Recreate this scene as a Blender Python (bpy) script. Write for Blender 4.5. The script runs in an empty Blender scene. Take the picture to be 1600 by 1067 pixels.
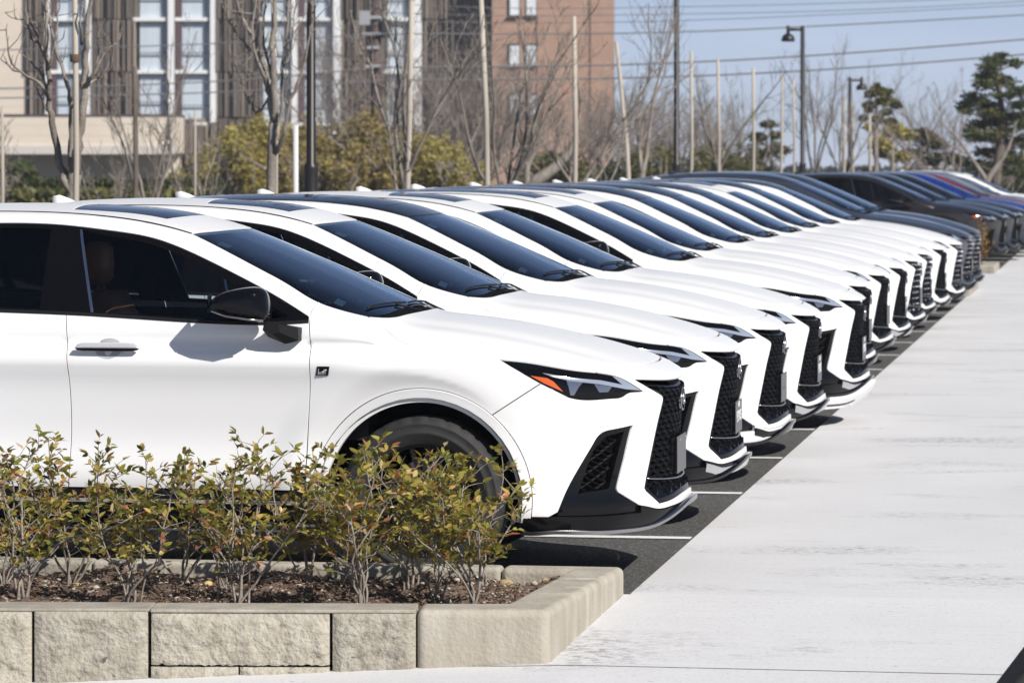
import bpy, math, random
import numpy as np
from mathutils import Vector, Matrix
from mathutils.geometry import delaunay_2d_cdt
rng = np.random.default_rng(7); random.seed(7)
SC = bpy.context.scene
COL = SC.collection
R = math.radians
# ------------------------------------------------------------------ camera, sky, sun, exposure
YAW = R(9.3)
CAMZ = 1.844
FPX = 5790.0
cam = bpy.data.cameras.new('camera'); cam_o = bpy.data.objects.new('camera', cam); COL.objects.link(cam_o)
cam_o.location = (0, 0, CAMZ); cam_o.rotation_euler = (R(90), 0, YAW)
cam.sensor_width = 36; cam.lens = FPX/1600*36; cam.shift_y = -280.5/1600
cam.clip_start = 0.1; cam.clip_end = 6000
cam.dof.use_dof = True; cam.dof.focus_distance = 16.6; cam.dof.aperture_fstop = 7.6
SC.camera = cam_o
SUN = Vector((.62, -.48, .62)).normalized()
world = bpy.data.worlds.new('World'); SC.world = world; world.use_nodes = True
nt = world.node_tree; nt.nodes.clear()
sky = nt.nodes.new('ShaderNodeTexSky'); sky.sky_type = 'NISHITA'; sky.sun_disc = False
sky.sun_elevation = math.asin(SUN.z); sky.sun_rotation = math.atan2(SUN.x, SUN.y)
sky.air_density = 0.5; sky.dust_density = 0.0; sky.ozone_density = 4.0
bg = nt.nodes.new('ShaderNodeBackground'); bg.inputs['Strength'].default_value = 0.056
wo = nt.nodes.new('ShaderNodeOutputWorld')
# a thin, even veil of high cloud over the whole sky
tcw = nt.nodes.new('ShaderNodeTexCoord'); mpw = nt.nodes.new('ShaderNodeMapping'); mpw.inputs['Scale'].default_value = (3, 3, 22); mpw.inputs['Rotation'].default_value = (.05, .12, .3)
nzw = nt.nodes.new('ShaderNodeTexNoise'); nzw.inputs['Scale'].default_value = 2.2; nzw.inputs['Detail'].default_value = 5
mrw = nt.nodes.new('ShaderNodeMapRange'); mrw.inputs['From Min'].default_value = .35; mrw.inputs['From Max'].default_value = .65; mrw.inputs['To Min'].default_value = .68; mrw.inputs['To Max'].default_value = 1.0
mxw = nt.nodes.new('ShaderNodeMix'); mxw.data_type = 'RGBA'; mxw.inputs['B'].default_value = (9.3, 10.2, 13.0, 1)
nt.links.new(tcw.outputs['Generated'], mpw.inputs[0]); nt.links.new(mpw.outputs[0], nzw.inputs['Vector']); nt.links.new(nzw.outputs['Fac'], mrw.inputs[0])
# seen through a longer path near the horizon, thinner overhead
spw = nt.nodes.new('ShaderNodeSeparateXYZ'); nt.links.new(tcw.outputs['Generated'], spw.inputs[0])
m1 = nt.nodes.new('ShaderNodeMath'); m1.operation = 'MULTIPLY'; m1.inputs[1].default_value = -11.0; nt.links.new(spw.outputs['Z'], m1.inputs[0])
m2 = nt.nodes.new('ShaderNodeMath'); m2.operation = 'EXPONENT'; nt.links.new(m1.outputs[0], m2.inputs[0])
m3 = nt.nodes.new('ShaderNodeMath'); m3.operation = 'MINIMUM'; m3.inputs[1].default_value = 1; nt.links.new(m2.outputs[0], m3.inputs[0])
m4 = nt.nodes.new('ShaderNodeMath'); m4.operation = 'MULTIPLY_ADD'; m4.inputs[1].default_value = .92; m4.inputs[2].default_value = .06; nt.links.new(m3.outputs[0], m4.inputs[0])
m5 = nt.nodes.new('ShaderNodeMath'); m5.operation = 'MULTIPLY'; nt.links.new(m4.outputs[0], m5.inputs[0]); nt.links.new(mrw.outputs[0], m5.inputs[1])
nt.links.new(m5.outputs[0], mxw.inputs['Factor']); nt.links.new(sky.outputs[0], mxw.inputs['A'])
nt.links.new(mxw.outputs['Result'], bg.inputs[0]); nt.links.new(bg.outputs[0], wo.inputs[0])
sl = bpy.data.lights.new('sun', 'SUN'); sl.energy = 4.3; sl.angle = R(.5); sl.color = (1, .96, .895)
so = bpy.data.objects.new('sun', sl); COL.objects.link(so); so.location = (20, -20, 30)
so.rotation_euler = SUN.to_track_quat('Z', 'Y').to_euler()
SC.view_settings.view_transform = 'Standard'; SC.view_settings.look = 'None'
SC.view_settings.exposure = 0.35; SC.view_settings.gamma = 1
SC.view_settings.use_curve_mapping = False
SC.render.engine = 'CYCLES'
SC.cycles.max_bounces = 8; SC.cycles.transparent_max_bounces = 24
SC.cycles.caustics_reflective = False; SC.cycles.caustics_refractive = False

# ------------------------------------------------------------------ materials
def NODE(m, t, **kw):
    n = m.node_tree.nodes.new(t)
    for k, v in kw.items(): setattr(n, k, v)
    return n
def mat(name, col=(.5,.5,.5), rough=.5, metal=0, coat=0, spec=.5):
    m = bpy.data.materials.new(name); m.use_nodes = True
    b = m.node_tree.nodes['Principled BSDF']
    b.inputs['Base Color'].default_value = (*col, 1); b.inputs['Roughness'].default_value = rough
    b.inputs['Metallic'].default_value = metal; b.inputs['Coat Weight'].default_value = coat
    b.inputs['Coat Roughness'].default_value = .02; b.inputs['Specular IOR Level'].default_value = spec
    return m
def noise_mat(name, cols, scale=5, rough=.7, bump=0, bscale=None, stretch=(1,1,1), detail=6, obj=True, bdist=.02, rand=0):
    """colour ramp over noise plus optional bump"""
    m = mat(name, cols[0][1], rough); N = m.node_tree; L = N.links; b = N.nodes['Principled BSDF']
    tc = NODE(m, 'ShaderNodeTexCoord'); mp = NODE(m, 'ShaderNodeMapping'); mp.inputs['Scale'].default_value = stretch
    L.new(tc.outputs['Object'], mp.inputs[0])
    nz = NODE(m, 'ShaderNodeTexNoise'); nz.inputs['Scale'].default_value = scale; nz.inputs['Detail'].default_value = detail
    nz.inputs['Roughness'].default_value = .65
    L.new(mp.outputs[0], nz.inputs['Vector'])
    cr = NODE(m, 'ShaderNodeValToRGB'); e = cr.color_ramp.elements
    e[0].position, e[0].color = cols[0][0], (*cols[0][1], 1); e[1].position, e[1].color = cols[-1][0], (*cols[-1][1], 1)
    for p, c in cols[1:-1]:
        q = e.new(p); q.color = (*c, 1)
    L.new(nz.outputs['Fac'], cr.inputs[0])
    out = cr.outputs[0]
    if rand:
        oi = NODE(m, 'ShaderNodeObjectInfo'); mr = NODE(m, 'ShaderNodeMapRange'); mr.inputs['To Min'].default_value = 1-rand; mr.inputs['To Max'].default_value = 1+rand
        mx = NODE(m, 'ShaderNodeMix', data_type='RGBA', blend_type='MULTIPLY'); mx.inputs['Factor'].default_value = 1
        L.new(oi.outputs['Random'], mr.inputs[0]); L.new(out, mx.inputs['A']); L.new(mr.outputs[0], mx.inputs['B']); out = mx.outputs['Result']
    L.new(out, b.inputs['Base Color'])
    if bump:
        n2 = NODE(m, 'ShaderNodeTexNoise'); n2.inputs['Scale'].default_value = bscale or scale*4; n2.inputs['Detail'].default_value = 8
        L.new(tc.outputs['Object'], n2.inputs['Vector'])
        bp = NODE(m, 'ShaderNodeBump'); bp.inputs['Strength'].default_value = bump; bp.inputs['Distance'].default_value = bdist
        L.new(n2.outputs['Fac'], bp.inputs['Height']); L.new(bp.outputs[0], b.inputs['Normal'])
    return m
def glass(name, tint, ior=1.5):
    m = bpy.data.materials.new(name); m.use_nodes = True; N = m.node_tree; N.nodes.clear(); L = N.links
    o = NODE(m, 'ShaderNodeOutputMaterial'); mx = NODE(m, 'ShaderNodeMixShader')
    # reflectance by Schlick, the same from both sides of the sheet
    f0 = ((ior-1)/(ior+1))**2; lw = NODE(m, 'ShaderNodeLayerWeight'); lw.inputs['Blend'].default_value = .5
    pw = NODE(m, 'ShaderNodeMath', operation='POWER'); pw.inputs[1].default_value = 5; L.new(lw.outputs['Facing'], pw.inputs[0])
    fr = NODE(m, 'ShaderNodeMath', operation='MULTIPLY_ADD'); fr.inputs[1].default_value = (1-f0)*1.0; fr.inputs[2].default_value = f0; L.new(pw.outputs[0], fr.inputs[0])
    t = NODE(m, 'ShaderNodeBsdfTransparent'); t.inputs[0].default_value = (*tint, 1)
    g = NODE(m, 'ShaderNodeBsdfGlossy'); g.inputs['Roughness'].default_value = .015; g.inputs['Color'].default_value = (.80,.90,1,1)
    L.new(fr.outputs[0], mx.inputs[0]); L.new(t.outputs[0], mx.inputs[1]); L.new(g.outputs[0], mx.inputs[2]); L.new(mx.outputs[0], o.inputs[0])
    return m
def leaf_mat(name, rough=.45, trans=.35):
    """colour of each leaf comes from the mesh attribute 'col'"""
    m = mat(name, (.1,.1,.03), rough); N = m.node_tree; L = N.links; b = N.nodes['Principled BSDF']
    a = NODE(m, 'ShaderNodeAttribute', attribute_name='col'); L.new(a.outputs['Color'], b.inputs['Base Color'])
    t = NODE(m, 'ShaderNodeBsdfTranslucent'); L.new(a.outputs['Color'], t.inputs[0])
    mx = NODE(m, 'ShaderNodeMixShader'); mx.inputs[0].default_value = trans
    L.new(b.outputs[0], mx.inputs[1]); L.new(t.outputs[0], mx.inputs[2]); L.new(mx.outputs[0], N.nodes['Material Output'].inputs[0])
    return m

M = {}
M['white'] = mat('white_paint', (.82,.815,.81), .42, 0, .25, .3)
M['handle'] = mat('handle_silver', (.72,.72,.73), .18, .35, .8)
M['cup'] = mat('handle_cup_shade', (.45,.45,.46), .4, 0, .6)  # recess shade put into the grey of a flat ellipse on the door
M['grey'] = mat('grey_paint', (.018,.016,.018), .35, .3, .7)
M['slate'] = mat('slate_paint', (.06,.07,.09), .32, .5, .8)
M['dark'] = mat('dark_paint', (.012,.013,.017), .3, .3, 1.0)
M['blue'] = mat('blue_paint', (.01,.035,.33), .3, .4, 1.0)
M['red'] = mat('red_paint', (.28,.010,.016), .3, .3, 1.0)
M['silver'] = mat('silver_paint', (.45,.45,.46), .3, .6, 1.0)
M['gloss'] = mat('gloss_black', (.004,.004,.005), .06, 0, .0, .22)
M['matte'] = mat('matte_black', (.010,.010,.011), .5, spec=.25)
M['void'] = mat('dark_inside', (.004,.004,.004), .9, spec=.1)
M['chrome'] = mat('chrome', (.75,.76,.78), .08, 1)
M['satin'] = mat('satin_silver', (.42,.42,.43), .28, 1)
M['drl'] = mat('pale_lens', (.34,.38,.45), .14, .35, .6)
M['projector'] = mat('lamp_reflector', (.16,.18,.23), .18, .6, .5)
M['amber'] = mat('amber_lens', (.62,.105,.012), .2, 0, .8)
M['mesh'] = mat('grille_black', (.005,.005,.006), .28, 0, 0, .25)
M['ribs'] = mat('vent_black', (.005,.005,.006), .55, 0, 0, .12)
M['redlens'] = mat('red_lens', (.25,.006,.01), .15, 0, 1)
M['glass'] = glass('windscreen_glass', (.20,.26,.33), 1.62)
M['sideglass'] = glass('side_glass', (.60,.66,.67), 1.45)
M['darkglass'] = glass('privacy_glass', (.075,.08,.085), 1.48)
M['tan'] = mat('tan_leather', (.42,.19,.08), .5)
M['cabin'] = mat('cabin_black', (.012,.012,.013), .6)
M['rubber'] = noise_mat('tyre_rubber', [(.3,(.016,.016,.016)),(.7,(.032,.031,.03))], 20, .75)
M['rim'] = mat('rim_dark', (.03,.03,.035), .25, .7, .5)
M['plate'] = mat('plate_grey', (.12,.12,.125), .45, .2)
M['ink'] = mat('white_print', (.75,.75,.75), .5)
M['sticker'] = mat('pale_sticker', (.5,.55,.55), .6)

# ------------------------------------------------------------------ mesh helpers
def new_obj(name, mesh, m=None, parent=None, loc=None, mats=None):
    o = bpy.data.objects.new(name, mesh); COL.objects.link(o)
    if mats:
        for q in mats: mesh.materials.append(q)
    elif m is not None and not mesh.materials: mesh.materials.append(m)
    if parent: o.parent = parent
    if loc: o.location = loc
    return o
def mesh_from(name, V, Fc, smooth=False, normals=None, mi=None):
    me = bpy.data.meshes.new(name); me.from_pydata([tuple(map(float, v)) for v in V], [], [tuple(map(int, f)) for f in Fc]); 
    if smooth or normals is not None: me.polygons.foreach_set('use_smooth', [True]*len(me.polygons))
    if mi is not None: me.polygons.foreach_set('material_index', mi)
    me.update()
    if normals is not None: me.normals_split_custom_set_from_vertices([tuple(map(float, n)) for n in normals])
    return me
def empty(name, label=None, cat=None, group=None, loc=(0,0,0), rz=0):
    o = bpy.data.objects.new(name, None); COL.objects.link(o); o.location = loc; o.rotation_euler = (0,0,rz)
    tag(o, label, cat, group); return o
def tag(o, label=None, cat=None, group=None, kind=None):
    if label: o['label'] = label
    if cat: o['category'] = cat
    if group: o['group'] = group
    if kind: o['kind'] = kind
    return o
class MB:
    """collects simple shapes into one mesh"""
    def __init__(s): s.V=[]; s.F=[]
    def add(s, V, Fc):
        b=len(s.V); s.V += [tuple(map(float,v)) for v in V]; s.F += [tuple(b+int(i) for i in f) for f in Fc]; return s
    def box(s, x0,x1,y0,y1,z0,z1):
        return s.add([(x0,y0,z0),(x1,y0,z0),(x1,y1,z0),(x0,y1,z0),(x0,y0,z1),(x1,y0,z1),(x1,y1,z1),(x0,y1,z1)],
              [(0,3,2,1),(4,5,6,7),(0,1,5,4),(1,2,6,5),(2,3,7,6),(3,0,4,7)])
    def tube(s, pts, rad, n=6, caps=True):
        pts=[Vector(p) for p in pts]; m=len(pts)
        if not hasattr(rad,'__len__'): rad=[rad]*m
        t=(pts[1]-pts[0]).normalized(); u=t.orthogonal().normalized(); V=[];Fc=[]
        for i,p in enumerate(pts):
            if i>0 and i<m-1: t2=(pts[i+1]-pts[i-1]).normalized()
            elif i==m-1: t2=(pts[i]-pts[i-1]).normalized()
            else: t2=t
            u=(u-t2*u.dot(t2)); u = u.normalized() if u.length>1e-6 else t2.orthogonal().normalized()
            w=t2.cross(u)
            for k in range(n):
                a=2*math.pi*k/n; V.append(p+(u*math.cos(a)+w*math.sin(a))*rad[i])
        for i in range(m-1):
            for k in range(n):
                a=i*n+k;b=i*n+(k+1)%n; Fc.append((a,b,b+n,a+n))
        if caps: Fc.append(tuple(range(n))[::-1]); Fc.append(tuple((m-1)*n+k for k in range(n)))
        return s.add(V,Fc)
    def lathe(s, prof, n=32, axis='z', c=(0,0,0)):
        """prof: (radius, height) pairs"""
        V=[];Fc=[]
        for r,h in prof:
            for k in range(n):
                a=2*math.pi*k/n; p=(r*math.cos(a), r*math.sin(a), h)
                if axis=='y': p=(p[0],h,p[1])
                if axis=='x': p=(h,p[0],p[1])
                V.append((p[0]+c[0],p[1]+c[1],p[2]+c[2]))
        for i in range(len(prof)-1):
            for k in range(n):
                a=i*n+k;b=i*n+(k+1)%n
                Fc.append((a,b,b+n,a+n) if axis!='y' else (a,a+n,b+n,b))
        return s.add(V,Fc)
    def mesh(s,name,smooth=False): return mesh_from(name,s.V,s.F,smooth)
    def build(s,name,m,parent=None,smooth=False): return new_obj(name,s.mesh(name,smooth),m,parent)
# ------------------------------------------------------------------ the car: analytic body surface, cut into panels
def spl(xs,ys):
    xs=np.array(xs,float);ys=np.array(ys,float)
    o=np.argsort(xs);xs=xs[o];ys=ys[o];n=len(xs);h=np.diff(xs)
    A=np.zeros((n,n));b=np.zeros(n);A[0,0]=A[-1,-1]=1
    for i in range(1,n-1):
        A[i,i-1]=h[i-1];A[i,i]=2*(h[i-1]+h[i]);A[i,i+1]=h[i]
        b[i]=6*((ys[i+1]-ys[i])/h[i]-(ys[i]-ys[i-1])/h[i-1])
    m=np.linalg.solve(A,b)
    def f(x):
        x=np.clip(np.asarray(x,float),xs[0],xs[-1]);i=np.clip(np.searchsorted(xs,x)-1,0,n-2)
        a=xs[i+1]-x;c=x-xs[i];H=h[i]
        return (m[i]*a**3+m[i+1]*c**3)/(6*H)+(ys[i]/H-m[i]*H/6)*a+(ys[i+1]/H-m[i+1]*H/6)*c
    return f
def smax(a,b,k):
    d=np.maximum(k-np.abs(a-b),0)/k
    return np.maximum(a,b)+d*d*d*k/6
def smin(a,b,k): return -smax(-a,-b,k)
def sst(a,b,x):
    t=np.clip((x-a)/(b-a),0,1); return t*t*(3-2*t)
# side half width vs z (nominal) 
Wz=spl([.15,.28,.38,.46,.58,.75,.9,.985,1.03,1.10,1.18,1.30],[.80,.87,.918,.927,.903,.897,.915,.929,.915,.885,.845,.78])
plan=spl([-.2,0,.2,.4,.6,.75,.83,.89,.925,.95],[-.015,0,-.015,-.072,-.178,-.305,-.44,-.63,-.90,-1.25])
prof=spl([.15,.25,.31,.38,.5,.7,.84,.95],[-.09,-.018,.004,-.004,-.016,-.012,0,-.02])
Tc=spl([.1,0,-.08,-.2,-.4,-.7,-1.0,-1.3,-1.6,-2.2,-3.2,-4.0,-4.4,-4.62,-4.72,-4.8],[.78,.856,.903,.956,1.018,1.085,1.130,1.155,1.165,1.17,1.19,1.19,1.17,1.13,1.07,.95])
dropS=spl([-.2,0,.2,.4,.5,.6,.75,.9,1.1],[.002,0,.002,.012,.022,.038,.083,.145,.25])
Rear=spl([-.2,0,.3,.6,.8,.9,.95],[-4.70,-4.70,-4.69,-4.64,-4.52,-4.35,-4.1])
Roof=spl([-1.8,-2.05,-2.3,-2.7,-3.1,-3.5,-3.9,-4.2,-4.4,-4.6],[1.475,1.555,1.605,1.640,1.648,1.636,1.595,1.55,1.51,1.45])
roofdrop=spl([-.2,0,.2,.4,.6,.75,.9],[.004,0,.004,.018,.045,.085,.15])
wsplan=spl([-.2,0,.2,.4,.6,.75,.9],[-.006,0,-.006,-.026,-.066,-.13,-.23])
FX,RX=-1.065,-3.755; AZ=.37
def Wf(x,z):
    w=Wz(z)
    for cx,am in ((FX,.018),(RX,.024)):
        r=np.hypot((x-cx),(z-AZ)); w=w+(am*(1-sst(.58,.72,r))-.013*(1-sst(.47,.59,r)))*(1-sst(.93,1.05,z))
    w=w-.03*sst(-3.9,-4.6,x) 
    return w
def fbody(x,s,z):
    a=smax(s-Wf(x,z), z-(Tc(x)-dropS(s)-.008*np.exp(-((s-.50)/.085)**2)*sst(-.15,-.45,x)), .10)
    n=x-(plan(s)+prof(z)); a=smax(a,n*.8,.06)
    return smax(a,(Rear(s)-x)*.8,.08)
def fgreen(x,s,z):
    zz=z-1.15; up=.5*(zz+np.sqrt(zz*zz+.0004)); dn=.5*(-zz+np.sqrt(zz*zz+.0004))
    side=(s-(.872-.47*up-.12*up**2+.29*dn - .05*sst(-3.4,-4.6,x)))
    side=side*.88
    u=-1.22+wsplan(s)-x; ws=((z-1.150)-u*.432+.004*(np.clip((u-.45)/.45,-1.5,1.5)**2-1))*.9
    roof=z-(Roof(x)-roofdrop(s))
    rear=((z-1.16)-(x-(-4.68))*1.15)*.66
    top=smax(roof,ws,.10); top=smax(top,rear,.12)
    return smax(smax(top,side,.10),1.04-z,.08)
def F(x,s,z):
    return smin(fbody(x,s,z),fgreen(x,s,z),.05)
def bis(fn,lo,hi,n=40):
    lo=lo.copy();hi=hi.copy()
    for _ in range(n):
        m=(lo+hi)/2;v=fn(m)>0
        hi=np.where(v,m,hi);lo=np.where(v,lo,m)
    return (lo+hi)/2
def proj_side(x,z,g=F):
    x=np.asarray(x,float);z=np.asarray(z,float); return bis(lambda s:g(x,s,z),np.zeros_like(x),np.full_like(x,1.1))
def proj_top(x,s,g=F):
    x=np.asarray(x,float);s=np.asarray(s,float); return bis(lambda z:g(x,s,z),np.full_like(x,.6),np.full_like(x,1.9))
CYX=-.95
def proj_cyl(th,z,g=F):
    th=np.asarray(th,float);z=np.asarray(z,float);c,s=np.cos(th),np.sin(th)
    r=bis(lambda r:g(CYX+r*c,np.abs(r*s),z),np.full_like(th,.2),np.full_like(th,1.3))
    return CYX+r*c,r*s
def grad(x,s,z,g=F,e=.004):
    n=np.stack([g(x+e,s,z)-g(x-e,s,z),g(x,s+e,z)-g(x,s-e,z),g(x,s,z+e)-g(x,s,z-e)],-1)
    return n/np.linalg.norm(n,axis=-1,keepdims=True)

X_CG = -1.93
def smoothline(pts, h, closed=False):
    """points joined by a centripetal spline, resampled at about h"""
    P=np.array(pts,float)
    if len(P)<3: 
        n=max(1,int(np.ceil(np.linalg.norm(P[-1]-P[0])/h))); t=np.linspace(0,1,n+1)[:,None]; return P[0]*(1-t)+P[-1]*t
    d=np.r_[0,np.cumsum(np.linalg.norm(np.diff(P,axis=0),axis=1))]
    f=[spl(d,P[:,k]) for k in range(P.shape[1])]
    n=max(2,int(np.ceil(d[-1]/h))); t=np.linspace(0,d[-1],n+1)
    return np.stack([q(t) for q in f],1)
def polyline(pts,h):
    out=[]
    for a,b in zip(pts[:-1],pts[1:]): out.append(smoothline([a,b],h)[:-1])
    out.append(np.array([pts[-1]],float)); return np.concatenate(out)
TZ=.55; RR=.9
def to_tube(P): P=np.asarray(P,float); return np.stack([P[:,0], np.arctan2(P[:,2]-TZ,P[:,1])*RR],1)
CXF=-.95; CXR=-3.95
def to_cyl(P): P=np.asarray(P,float); return np.stack([np.arctan2(P[:,1],P[:,0]-CXF)*RR, P[:,2]],1)
def to_rear(P): P=np.asarray(P,float); return np.stack([np.arctan2(P[:,1],CXR-P[:,0])*RR, P[:,2]],1)
def from2d(kind,Q,g=None):
    g=g or F
    a,b=Q[:,0],Q[:,1]
    if kind=='tube':
        ph=b/RR; c,s=np.cos(ph),np.sin(ph); r=bis(lambda r:g(a,np.abs(r*c),TZ+r*s),np.full(len(a),.05),np.full(len(a),1.7),34)
        return np.stack([a,r*c,TZ+r*s],1)
    th=a/RR; c,s=np.cos(th),np.sin(th)
    if kind=='cyl': r=bis(lambda r:g(CXF+r*c,np.abs(r*s),b),np.full(len(a),.2),np.full(len(a),1.4),34); return np.stack([CXF+r*c,r*s,b],1)
    r=bis(lambda r:g(CXR-r*c,np.abs(r*s),b),np.full(len(a),.2),np.full(len(a),1.4),34); return np.stack([CXR-r*c,r*s,b],1)
def nrm(P,g=None):
    s=np.sign(P[:,1]); s[s==0]=1
    n=grad(P[:,0],np.abs(P[:,1]),P[:,2],g or F); n[:,1]*=s; return n
def area2(P): x,y=P[:,0],P[:,1]; return .5*np.sum(x*np.roll(y,-1)-y*np.roll(x,-1))
def inset(P,g):
    """move a closed ccw polygon inwards by g"""
    if g==0: return P
    e=np.roll(P,-1,0)-P; l=np.linalg.norm(e,axis=1,keepdims=True); l[l<1e-9]=1e-9; nr=np.stack([-e[:,1],e[:,0]],1)/l
    m=nr+np.roll(nr,1,0); d=np.maximum((m*np.roll(nr,1,0)).sum(1,keepdims=True),.35); return P+m/d*g
def inside(Q,P):
    x,y=Q[:,0][:,None],Q[:,1][:,None]; x0,y0=P[:,0],P[:,1]; x1,y1=np.roll(x0,-1),np.roll(y0,-1)
    c=((y0>y)!=(y1>y))&(x<(x1-x0)*(y-y0)/np.where(y1==y0,1e-12,y1-y0)+x0); return c.sum(1)%2==1
def distp(Q,P):
    d=np.full(len(Q),9.)
    A=P;B=np.roll(P,-1,0)
    for a,b in zip(A,B):
        ab=b-a; t=np.clip(((Q-a)@ab)/max(ab@ab,1e-12),0,1); d=np.minimum(d,np.linalg.norm(Q-a-t[:,None]*ab,axis=1))
    return d
def ccw(P): return P if area2(P)>0 else P[::-1]
def clean(P):
    keep=[0]
    for i in range(1,len(P)):
        if np.linalg.norm(P[i]-P[keep[-1]])>1e-4: keep.append(i)
    if np.linalg.norm(P[keep[-1]]-P[keep[0]])<1e-4: keep.pop()
    return P[keep]
def panel(kind, outline, holes=(), h=.035, gap=.0025, off=0., flange=.012, g=None, offf=None, auto=False):
    """-> (V,F,N) in car coordinates (x, s, z); s>0 is the car's right-hand side"""
    O=inset(ccw(clean(np.asarray(outline,float))),gap)
    H=[inset(ccw(clean(np.asarray(q,float))),-gap) for q in holes]
    lo,hi=O.min(0),O.max(0)
    gx=np.arange(lo[0]+h*.3,hi[0],h); gy=np.arange(lo[1]+h*.3,hi[1],h*.866)
    G=np.stack(np.meshgrid(gx,gy),-1); G[1::2,:,0]+=h*.5; G=G.reshape(-1,2)
    ok=inside(G,O)
    for q in H: ok&=~inside(G,q)
    G=G[ok]
    if len(G):
        ok=distp(G,O)>h*.4
        for q in H: ok&=distp(G,q)>h*.4
        G=G[ok]
    loops=[O]+H; pts=[];edges=[];rings=[]
    for q in loops:
        b=len(pts); n=len(q); pts+=q.tolist(); rings.append(list(range(b,b+n))); edges+=[(b+i,b+(i+1)%n) for i in range(n)]
    pts+=G.tolist()
    r=delaunay_2d_cdt([Vector(p) for p in pts],edges,[],0,1e-6)
    Q=np.array([tuple(v) for v in r[0]]); T=np.array([f for f in r[2] if len(f)==3])
    c=Q[T].mean(1); ok=inside(c,O)
    for q in H: ok&=~inside(c,q)
    T=T[ok]
    a=Q[T]; ar=(a[:,1,0]-a[:,0,0])*(a[:,2,1]-a[:,0,1])-(a[:,1,1]-a[:,0,1])*(a[:,2,0]-a[:,0,0])
    T[ar<0]=T[ar<0][:,::-1]
    P=from2d(kind,Q,g); n=nrm(P,g)
    o=off if offf is None else offf(P)
    P=P+n*(o if np.isscalar(o) else o[:,None])
    # orient the faces along the normals
    a=P[T]; fn=np.cross(a[:,1]-a[:,0],a[:,2]-a[:,0]); bad=(fn*n[T[:,0]]).sum(1)<0
    T[bad]=T[bad][:,::-1]
    V=[P];N=[n];Fc=[tuple(t) for t in T]; base=len(P)
    orig=r[3]; inv={}
    for k,l in enumerate(orig):
        for q in l: inv[q]=k
    if flange:
        for li,ring in enumerate(rings):
            idx=[inv.get(i,i) for i in ring]; m=len(idx)
            p=P[idx]; nn=n[idx]; tg=np.roll(p,-1,0)-np.roll(p,1,0); tg/=np.maximum(np.linalg.norm(tg,axis=1,keepdims=True),1e-9)
            sd=np.cross(tg,nn); sd/=np.maximum(np.linalg.norm(sd,axis=1,keepdims=True),1e-9)
            cen=p.mean(0); sgn=np.sign(((p-cen)*sd).sum()) or 1
            if li>0: sgn=-sgn
            sd*=sgn
            p1=p-nn*.002+sd*.0005; p2=p-nn*flange
            V+= [p,p1,p2]; N+=[(nn+sd*.4),(sd+nn*.25),sd]
            b=base
            flip = sgn>0
            for i in range(m):
                j=(i+1)%m
                for q in (0,m):
                    f=(b+q+i,b+q+j,b+q+m+j,b+q+m+i); Fc.append(f[::-1] if flip else f)
            base+=3*m
    V=np.concatenate(V);N=np.concatenate(N); N/=np.maximum(np.linalg.norm(N,axis=1,keepdims=True),1e-9)
    return V,Fc,(None if auto else N)
def pmesh(name, pan, mirror=False):
    V,Fc,N=pan; V=V.copy(); V[:,1]*=-1            # car's right-hand side is local -y
    if N is not None: N=N.copy(); N[:,1]*=-1
    flip=True
    if mirror:
        V[:,1]*=-1; flip=False
        if N is not None: N[:,1]*=-1
    Fc=[tuple(f)[::-1] for f in Fc] if flip else Fc
    return mesh_from(name,V,Fc,True,N)
def L3(*segs): return np.concatenate([np.asarray(s,float).reshape(-1,3) for s in segs])
def sm(pts,h=.02): return smoothline(pts,h)
def pl(pts,h=.02): return polyline(pts,h)
def arc(cx,r,a0,a1,n=40,z=AZ):
    a=np.radians(np.linspace(a0,a1,n)); x=cx+r*np.cos(a); zz=z+r*np.sin(a); return np.stack([x,np.full(n,.93),zz],1)
def onside(P):
    """snap points given by x,z to the side surface"""
    P=np.array(P,float); P[:,1]=proj_side(P[:,0],P[:,2]); return P
def symm(P):
    """closed loop from a centre-to-centre half line on s>=0"""
    Q=P[::-1].copy(); Q[:,1]*=-1; return np.concatenate([P,Q])

# ---- traced feature lines (car metres, x from the nose, s from the centre line, z up)
HOODCUT=sm([(-1.344,.706,1.157),(-1.28,.738,1.121),(-1.234,.771,1.092),(-1.199,.800,1.068),(-1.158,.812,1.05),(-.986,.812,1.022),(-.734,.821,.981)])
HLTOP=sm([(-.734,.821,.981),(-.619,.796,.969),(-.502,.779,.949),(-.403,.756,.933),(-.325,.72,.924)])
HLTOP2=sm([(-.325,.72,.924),(-.248,.671,.905),(-.192,.613,.872),(-.139,.534,.828)])
HLBOT=L3(pl([(-.139,.534,.828),(-.165,.579,.829)]),sm([(-.165,.579,.829),(-.191,.623,.825),(-.207,.651,.812),(-.244,.698,.807),(-.403,.812,.811),(-.428,.825,.818)]),sm([(-.428,.825,.818),(-.544,.867,.879)]))
HLREAR=sm([(-.544,.867,.879),(-.646,.875,.937),(-.734,.821,.981)])
HOODFR=sm([(-.325,.72,.924),(-.308,.648,.942),(-.28,.600,.944),(-.22,.46,.940),(-.177,.345,.937),(-.152,.17,.935),(-.146,0,.934)])
ARCHR=.485
def apt(x,z): return onside([(x,.9,z)])
fbx=FX+ARCHR*math.cos(R(50)); 
A_B=np.degrees(np.arctan2(.773-AZ,-.735-FX)) if False else 50.0
PB=onside([(FX+ARCHR*math.cos(R(A_B)),.9,AZ+ARCHR*math.sin(R(A_B)))])
FBCUT=onside(pl([(-.544,.867,.879),tuple(PB[0])]))
ALOW=-14
ARCHF=onside(arc(FX,ARCHR,A_B,ALOW))                        # forward part of the arch (bumper)
ARCHU=onside(arc(FX,ARCHR,A_B,180-4))                       # over the top to the rear (fender)
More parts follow.
